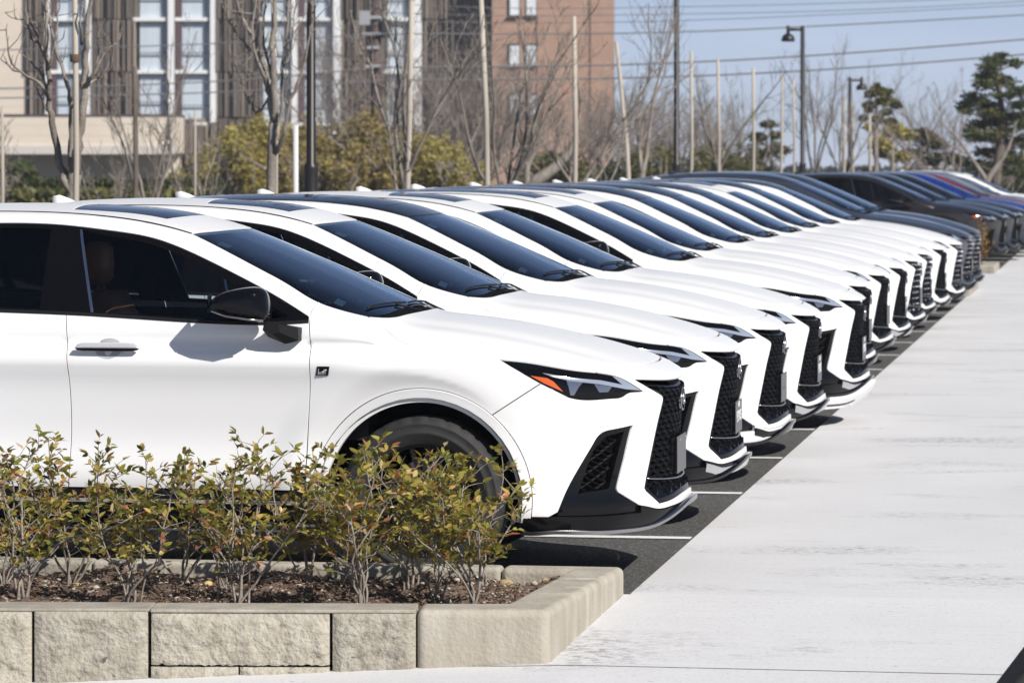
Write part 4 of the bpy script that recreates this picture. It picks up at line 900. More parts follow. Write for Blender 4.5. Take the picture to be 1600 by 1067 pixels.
for pts,rw,lb in WIRES:
    V=np.array([at(px,DP-.3,zof(py,DP)) for px,py in pts]); q=[Vector(v) for v in smoothline(V,1.2)]; b=MB(); b.tube(q,rw*.85,5,False); o=b.build('overhead_wire',M['wire'],None,True); tag(o,lb,'wire','overhead wires')
# --- leafy masses: shrubs and trees made of many leaf faces
M['leafy']=leaf_mat('garden_leaf',.6,.25)
def leafcloud(root,name,blobs,n,size,pal,seed,flat=.5,stuff=True,hollow=.35,parent_inv=(0,0,0)):
    """blobs: (x,y,z,rx,ry,rz); leaves sit mostly on the outer half, thinned in patches so the background shows"""
    r=np.random.default_rng(seed); vol=np.array([b[3]*b[5] for b in blobs]); pr=vol/vol.sum(); B=np.array(blobs)[r.choice(len(blobs),size=n,p=pr)]
    u=r.normal(size=(n,3)); u/=np.linalg.norm(u,axis=1,keepdims=True); rad=(hollow+(1-hollow)*r.random(n))[:,None]*(1+.12*np.sin(u[:,:1]*7+B[:,:1])+.12*np.sin(u[:,2:]*9+B[:,1:2]*3))
    c=B[:,:3]+u*rad*B[:,3:6]; a=r.uniform(0,6.283,n); t=r.normal(size=n)*flat
    d=np.stack([np.cos(a)*np.cos(t),np.sin(a)*np.cos(t),np.sin(t)],1); e=np.cross(d,r.normal(size=(n,3))); e/=np.linalg.norm(e,axis=1,keepdims=True)
    s=size*r.uniform(.6,1.4,n)[:,None]; w=s*.42
    V=np.stack([c-d*s,c+e*w,c+d*s,c-e*w],1).reshape(-1,3); i=np.arange(n)*4; Fc=np.stack([i,i+1,i+2,i+3],1)
    # clumps share a tint
    k=np.floor(c/(size*7)).astype(int); h=np.abs(np.sin(k@np.array([12.9,78.2,37.7]))*43758.5)%1
    P=np.array(pal); ci=np.clip(((h*.55+r.random(n)*.45)*len(P)).astype(int),0,len(P)-1); cc=np.repeat(P[ci]*r.uniform(.75,1.25,n)[:,None],4,0)
    return col_mesh(name,V,Fc,cc,M['leafy'],root,'stuff' if stuff else None)
YEL=[(.21,.185,.045),(.30,.255,.06),(.37,.31,.08),(.44,.37,.10),(.25,.20,.075),(.32,.235,.09)]
YBR=[(.19,.155,.05),(.28,.215,.07),(.36,.26,.09),(.26,.21,.06),(.19,.15,.07),(.42,.335,.08)]
GRN=[(.016,.026,.008),(.028,.042,.012),(.045,.06,.014),(.06,.075,.02)]
PIN=[(.035,.05,.02),(.055,.075,.025),(.08,.10,.03),(.12,.13,.04),(.15,.12,.045)]
OLV=[(.05,.06,.014),(.09,.09,.02),(.14,.13,.025),(.17,.145,.03)]
def bush(px,d,w,ytop,label,pal,seed,name='bush',n=1800,size=.075,cat='bush',group='bushes behind the cars',stems=True,depth=1.2):
    root=empty(name,label,cat,group,at(px,d),YAW); h=zof(ytop,d); W=w*d/FPX; r=np.random.default_rng(seed); bl=[]
    for k in range(9):
        x=r.uniform(-.5,.5)*W*.75; zz=h*r.uniform(.25,.8); rx=W*r.uniform(.16,.27); bl.append((x,r.uniform(-.5,.5)*depth,zz,rx,depth*.6,min(h*.34,h-zz+.02)*r.uniform(.8,1.1)))
    leafcloud(root,'foliage',bl,int(n*3.3),size,pal,seed)
    if stems:
        q=MB()
        for k in range(9):
            x=r.uniform(-.35,.35)*W; p=[Vector((x*.4,-.3,0)),Vector((x*.75+r.normal()*.15,-.5,h*.3)),Vector((x+r.normal()*.3,-.8,h*.62)),Vector((x*1.2+r.normal()*.4,-.9,h*.85))]; q.tube(p,[.09,.07,.05,.02],5,False)
        q.build('stems',M['bark'],root,True)['kind']='stuff'
    return root
bush(300,122,70,262,'low yellow green bush at the left foot of the bushy row',YEL,30,n=1500,depth=1.5)
bush(575,118,90,215,'brownish yellow bush left of the brown utility pole',YBR,29,n=2200,depth=1.6)
bush(480,120,90,205,'yellow brown bush behind the thick dark lamp post',YBR,28,n=2200,depth=1.6)
bush(745,120,80,252,'low golden bush before the foot of the brick wall',YEL,27,n=1300,depth=1.5)
bush(420,122,170,225,'broad yellow green bush low behind the many forked tree',YEL,26,n=2600,depth=1.6)
bush(690,122,120,215,'broad golden bush behind the leaning stake',YEL,25,n=2400,depth=1.6)
bush(352,118,120,196,'yellow green bush at the left end of the bushy row, under the slatted wall',YEL,31,n=2600,depth=2)
bush(398,120,110,178,'yellow bush behind the tree with many upright forks',YEL,32,n=2600,depth=2)
bush(452,116,100,222,'brownish bush between the many forked tree and the thick dark lamp post',YBR,33,n=2000,depth=1.6)
bush(536,121,130,176,'tall yellow brown bush with grey stems right of the thick dark lamp post',YBR,34,n=3000,depth=2)
bush(520,112,110,235,'low tangled brown bush right of the thick dark lamp post',YBR,35,n=1800,depth=1.6)
bush(612,121,90,190,'golden bush directly behind the leaning stake by the utility pole',YEL,36,n=2200,depth=2)
bush(668,119,110,200,'golden bush right of the utility pole',YEL,37,n=2600,depth=2)
bush(712,117,80,236,'bright golden bush at the right end of the golden row',YEL,38,n=1700,depth=1.6)
bush(850,125,150,232,'dark olive shrub at the foot of the brick building',OLV,39,n=2200,depth=2)
bush(930,125,130,246,'dark green shrub at the right foot of the brick building',GRN,40,n=2200,depth=2)
bush(1010,128,110,226,'olive shrub right of the brick building',OLV,41,n=1600,depth=2)
bush(1110,130,110,228,'olive shrub right of the middle lamp post',OLV,42,n=1500,depth=2)
bush(1190,140,70,205,'low spreading pine left of the bell lamp',OLV,43,n=1000,depth=2)
bush(1215,120,60,262,'low dark shrub under the slim stakes',GRN,44,n=800,depth=1.2)
bush(20,95,110,258,'dark rounded conifer at the lower left edge',[(.03,.045,.015),(.05,.07,.02),(.08,.09,.025)],45,n=2600,size=.12,depth=1.4)
# clipped hedges
def hedge(x0,x1,d,y0,y1,label,pal,seed,n,name='hedge'):
    root=empty(name,label,'hedge','clipped hedges',at((x0+x1)/2,d),YAW); W=(x1-x0)*d/FPX; zt=zof(y0,d); z0=0; r=np.random.default_rng(seed); c=np.stack([r.uniform(-W/2,W/2,n),r.uniform(-.8,.8,n),r.uniform(0,zt,n)],1)
    k=r.random(n); c[k<.45,1]=-.8+r.normal(size=(k<.45).sum())*.05; c[(k>=.45)&(k<.85),2]=zt+r.normal(size=((k>=.45)&(k<.85)).sum())*.04
    a=r.uniform(0,6.28,n); t=r.normal(size=n)*.8; d_=np.stack([np.cos(a)*np.cos(t),np.sin(a)*np.cos(t),np.sin(t)],1); e=np.cross(d_,r.normal(size=(n,3))); e/=np.linalg.norm(e,axis=1,keepdims=True); s=.13*r.uniform(.6,1.4,n)[:,None]
    V=np.stack([c-d_*s,c+e*s*.5,c+d_*s,c-e*s*.5],1).reshape(-1,3); i=np.arange(n)*4; P=np.array(pal); cc=np.repeat(P[r.integers(0,len(P),n)]*r.uniform(.8,1.2,n)[:,None],4,0); col_mesh('foliage',V,np.stack([i,i+1,i+2,i+3],1),cc,M['leafy'],root,'stuff'); 
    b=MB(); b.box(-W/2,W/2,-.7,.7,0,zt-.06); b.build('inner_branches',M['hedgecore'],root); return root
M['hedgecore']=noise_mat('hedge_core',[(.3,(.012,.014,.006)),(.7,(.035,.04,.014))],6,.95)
hedge(-40,345,100,287,312,'dark clipped hedge in front of the pale canopy building',[(.06,.068,.022),(.085,.09,.028),(.04,.05,.017)],51,6500)
hedge(-40,330,88,303,330,'lower clipped hedge nearer than the dark one, at the left',[(.13,.13,.04),(.17,.16,.05),(.09,.10,.03)],52,5200)
hedge(1545,1720,150,268,292,'yellow green clipped hedge at the right edge',[(.14,.12,.022),(.20,.16,.03),(.09,.085,.02)],53,2400)
# grey thickets of bare trees
for k,(px,d,h,lb) in enumerate([(680,128,6.5,'spreading bare tree right of the slatted building'),(735,135,7.2,'tall bare tree before the joint of slats and brick'),(800,138,6.2,'bare tree under the lowest brick windows'),(950,140,5.6,'bare thicket tree right of the straight stake on the brick wall'),(1035,142,5.4,'bare tree left of the middle lamp post'),(1090,145,5.2,'bare tree just right of the middle lamp post'),(1150,150,5.0,'bare tree between the second and third stakes'),(1000,150,5.4,'bare thicket tree behind the leaning stake by the brick corner'),(870,132,4.6,'pale limbed bare tree at the foot of the brick wall'),(590,140,8.5,'tall bare tree behind the utility pole'),(545,138,8.0,'bare tree behind the tall brown bush'),(1410,165,6.5,'bare tree between the yellow green tree and the pine'),(1480,120,4.6,'bare tree with russet twigs left of the pine'),(1455,170,6.2,'far bare tree left of the pine'),(1595,150,5.5,'bare tree at the right edge behind the pine'),(1065,150,5.2,'bare thicket tree behind the middle lamp post'),(975,132,5.4,'bare thicket tree at the right corner of the brick wall'),(1120,140,5.0,'bare thicket tree behind the first stakes right of the lamp post'),(1020,136,4.8,'low bare thicket tree right of the brick building'),(760,126,6.0,'bare thicket tree left of the brick wall windows'),(700,133,7.0,'tall bare tree before the right end of the slats')]):
    build_tree('bare_tree',lb,'tree','bare trees of the far thicket',at(px,d),h,200+k,spread=.75,forks=8,rad=.095,m=M['barkfar'],levels=4 if k not in (11,13) else 3,dens=.80,fork_h=.16,up=.25,sides=(6,4,3,3,3))
t=empty('leaning_trunk','pale thick leaning trunk at the foot of the brick wall','tree',None,at(835,110)); inv=Vector(at(835,110))
hand(t,inv,[('trunk',[(828,330,0),(832,290,0),(850,275,0),(875,255,0),(892,232,0),(900,215,0)],[.22,.20,.19,.16,.12,.07],110.),('limb',[(822,330,0),(823,285,0),(824,262,0),(832,245,0),(852,220,0)],[.12,.11,.09,.06,.03],110.),('limb',[(824,262,0),(815,240,0),(808,222,0)],[.07,.05,.03],110.)],M['bark'])
# --- the large pine and its neighbours on the right
pine=empty('pine_tree','tall dark pine with layered foliage pads at the right edge','tree',None,at(1562,112),YAW); D=112.; s=D/FPX
b=MB(); pz=[Vector(((px-1562)*s,0,zof(py,D))) for px,py in ((1560,330),(1556,280),(1563,230),(1566,180),(1561,140),(1556,100))]; b.tube(pz,[.2,.17,.14,.11,.08,.04],8,False); b.build('trunk',M['barkdark'],pine,True)
pads=[(1560,88,14,6),(1550,118,30,8),(1566,150,30,8),(1548,178,30,9),(1580,182,26,9),(1568,240,34,9),(1515,205,16,7),(1605,180,16,10),(1555,95,26,12),(1580,100,16,8),(1540,108,22,10),(1545,128,24,10),(1575,128,22,11),(1590,143,24,10),(1530,132,20,10),(1520,155,26,13),(1545,165,24,10),(1590,165,22,9),(1510,168,18,9),(1560,190,30,12),(1535,195,26,10),(1595,195,20,12),(1525,215,24,9),(1575,222,28,10),(1550,210,26,10),(1600,222,20,14),(1545,238,24,9),(1590,250,24,9),(1530,258,26,10),(1560,268,30,9),(1600,270,20,12),(1575,205,18,9),(1508,175,12,6)]
leafcloud(pine,'crown',[((px-1562)*s,np.random.default_rng(px+py).uniform(-.9,.9),zof(py,D),w*s,w*s*.9,h*s) for px,py,w,h in pads],17000,.066,PIN,61,hollow=.0)
q=MB()
for px,py,w,h in pads: q.tube([Vector((np.interp(py,[95,140,180,230,280],[-.05,0,.08,.03,-.1]),0,zof(py+10,D))),Vector(((px-1562)*s*.6,0,zof(py+6,D))),Vector(((px-1562)*s,0,zof(py,D)))],[.05,.035,.012],4,False)
q.build('limbs',M['barkdark'],pine,True)
t=empty('forked_tree','pale bare V shaped trunk in front of the pine','tree',None,at(1541,100)); inv=Vector(at(1541,100))
hand(t,inv,[('limb',[(1541,330,0),(1542,285,0),(1556,262,0),(1568,245,0),(1578,225,0),(1588,190,0)],[.10,.09,.08,.06,.04,.015],100.),('limb',[(1541,330,0),(1541,283,0),(1528,262,0),(1515,243,0),(1500,222,0),(1480,200,0),(1462,185,0)],[.10,.08,.06,.05,.035,.02,.01],100.),('limb',[(1515,243,0),(1498,235,0),(1475,222,0)],[.03,.02,.01],100.)],M['bark'])
def puff(px,d,pads,label,pal,seed,n,size,ybase=300,name='leafy_tree',tr=None,m=None):
    root=empty(name,label,'tree',None,at(px,d),YAW); s=d/FPX
    leafcloud(root,'crown',[((a-px)*s,np.random.default_rng(a+b_).uniform(-.5,.5),zof(b_,d),w*s,w*s*.8,h*s) for a,b_,w,h in pads],int(n*2),size*.62,pal,seed,hollow=.1)
    q=MB(); q.tube([Vector((0,0,0)),Vector((0,0,zof(pads[0][1],d)))],[.12,.03],7,False); q.build('trunk',m or M['bark'],root,True)
    q=MB()
    for a,b_,w,h in pads: q.tube([Vector((0,0,zof(b_+22,d))),Vector(((a-px)*s,0,zof(b_,d)))],[.035,.012],4,False)
    q.build('limbs',m or M['bark'],root,True)
    return root
puff(1369,122,[(1370,140,12,8),(1358,148,10,7),(1385,145,12,7),(1392,160,12,8),(1375,158,10,6),(1360,165,12,6),(1400,165,8,6),(1355,172,8,5),(1385,176,10,5),(1350,185,8,5),(1372,188,12,5),(1394,190,10,6)],'yellow green leafy tree with rounded tufts right of the right hand lamp',OLV,71,1500,.16)
puff(1395,128,[(1400,205,22,12),(1375,225,20,12),(1415,212,16,10),(1385,240,24,10),(1410,245,20,10),(1360,200,12,6)],'low yellow green tree under the tufted tree',YEL,72,1600,.17)
puff(1450,135,[(1450,220,24,11),(1440,208,16,8),(1465,228,18,9),(1430,240,18,9)],'small olive pine left of the bare V shaped trunk',[(.06,.06,.02),(.10,.085,.03),(.13,.10,.035)],73,1300,.15)
puff(1478,128,[(1478,246,32,8),(1455,252,20,8),(1500,254,18,7)],'low flat topped green pine left of the V shaped trunk',[(.035,.05,.014),(.06,.075,.02),(.08,.085,.022)],74,1400,.14)
puff(1205,140,[(1200,195,16,6),(1185,215,16,7),(1212,212,12,7),(1195,240,20,8),(1225,235,12,7)],'sparse yellowing pine behind the third stake',[(.06,.055,.015),(.10,.085,.02),(.14,.105,.03)],75,800,.15)
bush(1340,150,60,255,'low dark shrub under the right hand lamp',GRN,76,n=900)
bush(1440,160,120,262,'brown low shrubs behind the blue SUV',YBR,77,n=1000)
bush(1560,135,110,250,'dark shrub mass under the pine',GRN,78,n=1500)
bush(1590,140,60,240,'russet shrub at the right edge under the pine',[(.10,.05,.025),(.14,.07,.035),(.07,.04,.02)],79,n=900)
x,y,_=at(1525,62.9); 
rt=empty('shrub','small orange brown shrub in the far planter against the charcoal SUV','shrub',None,at(1534,62.9,.05),YAW); leafcloud(rt,'foliage',[(0,0,.55,.13,.2,.45),(.05,0,.35,.16,.2,.3)],180,.04,[(.22,.12,.03),(.32,.20,.03),(.18,.09,.02)],81); q=MB(); q.tube([(0,0,0),(.03,0,.6)],[.015,.006],5,False); q.build('stems',M['bark'],rt)

# ------------------------------------------------------------------ the hotel-like building far behind
DB=232.; S=DB/FPX
bl=empty('office_building','large building with brown slatted bands, white framed window bays and a brick wing','building',None,at(800,DB),YAW)
def bx_(px): return (px-800)*S
def bz_(py): return zof(py,DB)
M['beige']=noise_mat('beige_panel',[(.3,(.66,.57,.47)),(.7,(.73,.645,.54))],.5,.8)
M['slab']=mat('canopy_edge',(.60,.55,.51),.8)
M['slat']=noise_mat('brown_slat',[(.35,(.15,.12,.10)),(.65,(.27,.225,.19))],.8,.7,stretch=(3,3,.1))
M['slatlight']=mat('pale_slat',(.36,.29,.23),.7)
M['slatback']=mat('slat_backing',(.030,.024,.021),.8)
M['mullion']=mat('white_mullion',(.80,.80,.80),.5)
M['plum']=mat('plum_panel',(.085,.05,.055),.6)
M['curtain']=noise_mat('window_curtain',[(.3,(.62,.66,.70)),(.7,(.80,.83,.86))],1.2,.5,stretch=(6,1,.05))
M['sidecurtain']=mat('grey_curtain',(.33,.36,.40),.7)
M['pane']=glass('window_pane',(.90,.93,.95),1.5)
M['brick']=noise_mat('brick_wall',[(.3,(.35,.215,.155)),(.5,(.40,.255,.19)),(.7,(.45,.30,.23))],1.3,.9,detail=9)
M['sill']=mat('window_frame_dark',(.04,.035,.035),.6)
def bbox(name,x0,x1,y0,y1,z0,z1,m,parent=None):
    b=MB(); b.box(x0,x1,y0,y1,z0,z1); return b.build(name,m,parent or bl)
TOPZ=bz_(-60)
wl=bbox('wall',bx_(-30),bx_(38),0,12,bz_(200),TOPZ,M['beige'])
core=bbox('wall',bx_(38.2),bx_(768),.45,12,0,TOPZ-.5,M['slatback'])
can=bbox('canopy',bx_(-30),bx_(288),-7,.40,bz_(240),bz_(183.5),M['beige'])
bbox('canopy_edge',bx_(-30),bx_(290),-7.15,-6.0,bz_(241.5),bz_(229),M['slab'],can)
bbox('canopy_cap',bx_(-30),bx_(289),-7.08,.40,bz_(183.5),bz_(181),M['plum'],can)
bbox('under_wall',bx_(-30),bx_(283),-1.2,.42,0,bz_(240.2),M['beige'],can)
# panel joints on the beige walls
for k,py in enumerate((20,60,100,140,166)):
    bbox('panel_joint',bx_(-30),bx_(37.8),-.012,.0,bz_(py+.5),bz_(py),M['slab'],wl)
for py in (197,213): bbox('panel_joint',bx_(-30),bx_(287.6),-7.012,-6.99,bz_(py+.4),bz_(py),M['slab'],can)
fl=[(-60,30),(30,112),(112,186)]
def slats(x0,x1,y0,y1,seed,step=4.6):
    r=np.random.default_rng(seed); g=empty_child('slat_screen',bl); a=MB();c=MB(); px=x0
    while px<x1-1.5:
        w=r.choice([1.6,2.2,2.8]); dp=r.choice([.35,.5,.7]); (c if r.random()<.22 else a).box(bx_(px),bx_(px+w),.45-dp-.15,.44,bz_(y1),bz_(y0+1.2)); px+=w+r.choice([1.6,2.4,3.4])
    o=a.build('slats',M['slat'],g); o['kind']='stuff'
    if c.V: o=c.build('pale_slats',M['slatlight'],g); o['kind']='stuff'
def empty_child(name,parent):
    o=bpy.data.objects.new(name,None); COL.objects.link(o); o.parent=parent; return o
for k,(x0,x1,yb) in enumerate(((39,71,184),(144,216,184),(339,409,240),(534,604,260),(660,768,285),(288,339,240))):
    for j,(y0,y1) in enumerate(((-60,30),(30.5,112),(112.5,183))):
        if x0==288: continue
        slats(x0,x1,y0,y1,k*7+j)
    if yb>190: slats(x0,x1,184,yb,k*7+5)
slats(288,339,193,250,99)
def bay(x0,x1,plum,ybot):
    """one curtained window bay, floor by floor"""
    for j,(y0,y1) in enumerate(((-58,28),(34,110),(116,ybot))):
        w=empty_child('window',bl)
        bbox('curtain',bx_(x0),bx_(x1),.28,.31,bz_(y1),bz_(y0),M['curtain'],w)
        b_=MB(); b_.add([(bx_(x0),.15,bz_(y1)),(bx_(x1),.15,bz_(y1)),(bx_(x1),.15,bz_(y0)),(bx_(x0),.15,bz_(y0))],[(0,1,2,3)]); b_.build('pane',M['pane'],w)
        ym=y0+(y1-y0)*.64
        bbox('transom',bx_(x0),bx_(x1),.05,.149,bz_(ym+1.2),bz_(ym),M['sill'],w); bbox('head',bx_(x0),bx_(x1),.06,.16,bz_(y0+1.6),bz_(y0-.2),M['sill'],w)
        bbox('side_curtain',bx_(x1-(x1-x0)*.2),bx_(x1),.22,.275,bz_(y1),bz_(y0),M['sidecurtain'],w)
        bbox('spandrel',bx_(x0-10),bx_(x1),-.08,.3,bz_(y1+5.6),bz_(y1),M['mullion'],w)
    if plum: bbox('plum_panel',bx_(x0-10),bx_(x0-.2),.02,.3,bz_(ybot),TOPZ,M['plum'])
for x0,x1,pl_,yb in ((89,112,1,184),(115,134,0,184),(218,262,0,184),(284,328,1,192),(411,455,0,192),(476,520,1,192),(605,641,0,192),(648,650,0,190)):
    if x1-x0>5: bay(x0,x1,pl_,yb)
for x0,x1,yb in ((71.5,78,184),(134.5,143,184),(263,272.5,184),(329,338,192),(456,465,205),(521,533,210),(643,659,240)): bbox('mullion',bx_(x0),bx_(x1),-.30,.44,bz_(yb),TOPZ,M['mullion'])
# brick wing
br=bbox('brick_wall',bx_(769),bx_(958),-3,16,0,TOPZ,M['brick'])
for px in (812.5,838.5,921): bbox('pilaster',bx_(px),bx_(px+7.5 if px<830 else px+3),-3.10,-3.001,0,TOPZ,M['brick'],br)
for y0,y1 in ((-9,28),(71,104),(148,180)):
    for x0,x1 in ((794.5,812),(820.2,838)):
        w=empty_child('window',bl); bbox('frame',bx_(x0),bx_(x1),-3.12,-3.005,bz_(y1),bz_(y0),M['sill'],w)
        bbox('blind',bx_(x0+2.2),bx_(x1-1),-3.16,-3.125,bz_(y1-1.2),bz_(y0+3.2),M['curtain'],w); bbox('sill',bx_(x0-1),bx_(x1+1),-3.3,-3.005,bz_(y1+1.4),bz_(y1+.05),M['slab'],w)
for k,py in enumerate(range(-40,290,9)):
    bbox('brick_course',bx_(769),bx_(958.02),-3.006,-3.0005,bz_(py+.35),bz_(py),M['plum'],br) if False else None
b=MB(); b.box(bx_(690),bx_(768),-1,.4,0,bz_(272)); b.build('low_brick_wall',M['brick'],bl)
# distant dark tree line at the horizon on the right
far=MB()
root=empty('far_wood','dark low wood on the horizon behind the far cars','trees',None,at(1300,420),YAW); s=420/FPX
leafcloud(root,'foliage',[((px-1300)*s,0,zof(268,420)*.5,14*s*2,3,zof(262+6*math.sin(px),420)*.55) for px in range(1000,1720,22)],5000,.7,[(.03,.035,.02),(.05,.05,.03),(.07,.06,.04)],91,hollow=.1)

# ------------------------------------------------------------------ the air: a thin even haze round everything
hz=bpy.data.materials.new('thin_haze'); hz.use_nodes=True; hz.node_tree.nodes.clear()
ho=NODE(hz,'ShaderNodeOutputMaterial'); hv=NODE(hz,'ShaderNodeVolumePrincipled'); hv.inputs['Color'].default_value=(.86,.90,.97,1); hv.inputs['Density'].default_value=.00045; hv.inputs['Anisotropy'].default_value=.1
hz.node_tree.links.new(hv.outputs[0],ho.inputs['Volume'])
b=MB(); b.box(-620,620,-40,1120,-2.0,17.0); o=b.build('haze',hz); tag(o,kind='stuff')
SC.cycles.volume_bounces=0
# ------------------------------------------------------------------ car parts that are not body panels
def body_point(P,off=0):
    P=np.asarray(P,float).reshape(-1,3); return P+nrm(P)*off
def lattice(kind,poly,off_lo,off_hi,w,pa,pb):
    """raised bars in two diagonal families across a 2-d outline laid on the body"""
    poly=ccw(clean(poly)); lo,hi=poly.min(0),poly.max(0); V=[];Fc=[]
    for (dx,dz,step) in (pa,pb):
        d=np.array([dx,dz],float); d/=np.linalg.norm(d); nn=np.array([-d[1],d[0]])
        cs=[(np.array(c)@nn) for c in ((lo[0],lo[1]),(hi[0],lo[1]),(lo[0],hi[1]),(hi[0],hi[1]))]
        ts=[(np.array(c)@d) for c in ((lo[0],lo[1]),(hi[0],lo[1]),(lo[0],hi[1]),(hi[0],hi[1]))]
        for c in np.arange(min(cs),max(cs),step):
            t=np.arange(min(ts),max(ts),.016); Q=nn*c+d*t[:,None]; ok=inside(Q,poly)
            i=0
            while i<len(t):
                if not ok[i]: i+=1; continue
                j=i
                while j+1<len(t) and ok[j+1]: j+=1
                if j-i>=1:
                    q=Q[i:j+1]; p0=from2d(kind,q-nn*w/2); p1=from2d(kind,q); p2=from2d(kind,q+nn*w/2)
                    n1=nrm(p1); b=len(V)
                    zig=np.where(np.arange(len(q))%2==0,0,.006)[:,None]
                    A=p0+n1*off_lo;B=p1+n1*(off_hi+zig);Cc=p2+n1*off_lo; m=len(q)
                    V+=A.tolist()+B.tolist()+Cc.tolist()
                    for k in range(m-1):
                        Fc+=[(b+k,b+k+1,b+m+k+1,b+m+k),(b+m+k,b+m+k+1,b+2*m+k+1,b+2*m+k)]
                i=j+1
    return np.array(V),Fc,None
GI=inset(ccw(clean(G2)),.026)
PAN['grille_mesh']=lattice('cyl',GI,-.058,-.032,.009,(1,.62,.040),(1,-.62,.040))
PAN['vent_ribs']=lattice('cyl',VIN,-.052,-.034,.012,(1,.55,.026),(1,-.55,.040))
zz=np.linspace(-.46,.46,25)
# ledge at the foot of the grille with small fins
def ledge():
    V=[];Fc=[]
    th=np.linspace(-.52,.52,31); lo=[];up=[]
    P0=from2d('cyl',np.stack([th*RR*.0+th*.9*1.0,np.full(31,.352)],1)); 
    n=nrm(P0); a=P0-n*.012
    P1=from2d('cyl',np.stack([th*.9,np.full(31,.418)],1)); b=P1-nrm(P1)*.055
    half=.44
    V=a.tolist()+b.tolist(); m=31
    for k in range(m-1): Fc.append((k,k+1,m+k+1,m+k))
    for t in np.linspace(-.40,.40,7):
        p=from2d('cyl',np.array([[t,.365],[t,.415],[t+.012,.365],[t,.40]])); nn=nrm(p); bb=len(V)
        V+= [(p[0]-nn[0]*.012).tolist(),(p[1]-nn[1]*.055).tolist(),(p[2]-nn[2]*.012).tolist(),(p[3]-nn[3]*.006).tolist()]
        Fc+=[(bb,bb+2,bb+3),(bb+2,bb+1,bb+3),(bb,bb+3,bb+1)]
    return np.array(V),Fc,None
PAN['grille_ledge']=ledge()
gl=[from2d('cyl',np.array([[t,.42+.02*(t/.45)**2]]))[0] for t in np.linspace(-.455,.455,30)]
gl=np.array(gl); gl=gl-nrm(gl)*.022

def loft(sections,cap=True):
    n=len(sections[0]); V=np.concatenate(sections); Fc=[]
    for i in range(len(sections)-1):
        for k in range(n):
            a=i*n+k;b=i*n+(k+1)%n; Fc.append((a,b,b+n,a+n))
    if cap: Fc.append(tuple(range(n))[::-1]); Fc.append(tuple((len(sections)-1)*n+k for k in range(n)))
    return V,Fc
def sub(o,lv=2):
    m=o.modifiers.new('s','SUBSURF'); m.levels=lv; m.render_levels=lv; return o
# mirror outlines (x,z) seen from the side
MO=np.array([(-1.985,1.222),(-1.945,1.270),(-1.86,1.288),(-1.79,1.295),(-1.755,1.287),(-1.735,1.262),(-1.722,1.20),(-1.718,1.165),(-1.735,1.142),(-1.80,1.146),(-1.89,1.160),(-1.965,1.185)])
ML=MO[:, :].copy()
def msec(s,k,dx=0,dz=0,kz=None):
    c=np.array([-1.86,1.215]); q=(MO-c)*np.array([k,kz or k])+c+np.array([dx,dz]); return np.stack([q[:,0],np.full(len(q),-s),q[:,1]],1)
MIRV,MIRF=loft([msec(.925,.55,.02),msec(.932,.92,.01),msec(.955,1.04),msec(1.02,1.03),msec(1.06,.90,-.005),msec(1.08,.62,-.01)])
def mirror_y(V,Fc): V=np.array(V).copy(); V[:,1]*=-1; return V,[tuple(f)[::-1] for f in Fc]
mb=MB(); a=[(-1.60,-.885,1.115),(-1.72,-.885,1.135),(-1.735,-.885,1.075),(-1.66,-.885,1.045),(-1.60,-.885,1.06)]
MARM=loft([np.array(a),np.array([(x-.005,-.935,z) for x,y,z in a]),np.array([(x*.55-1.72*.45-.03,-.965,z*.6+1.155*.4) for x,y,z in a])])
def two(name,fn,parent,m,**k):
    """right-hand and left-hand copies of a part built by fn(mirrored)"""
    return [new_obj(name,fn(False),m,parent,**k), new_obj(name,fn(True),m,parent,**k)]
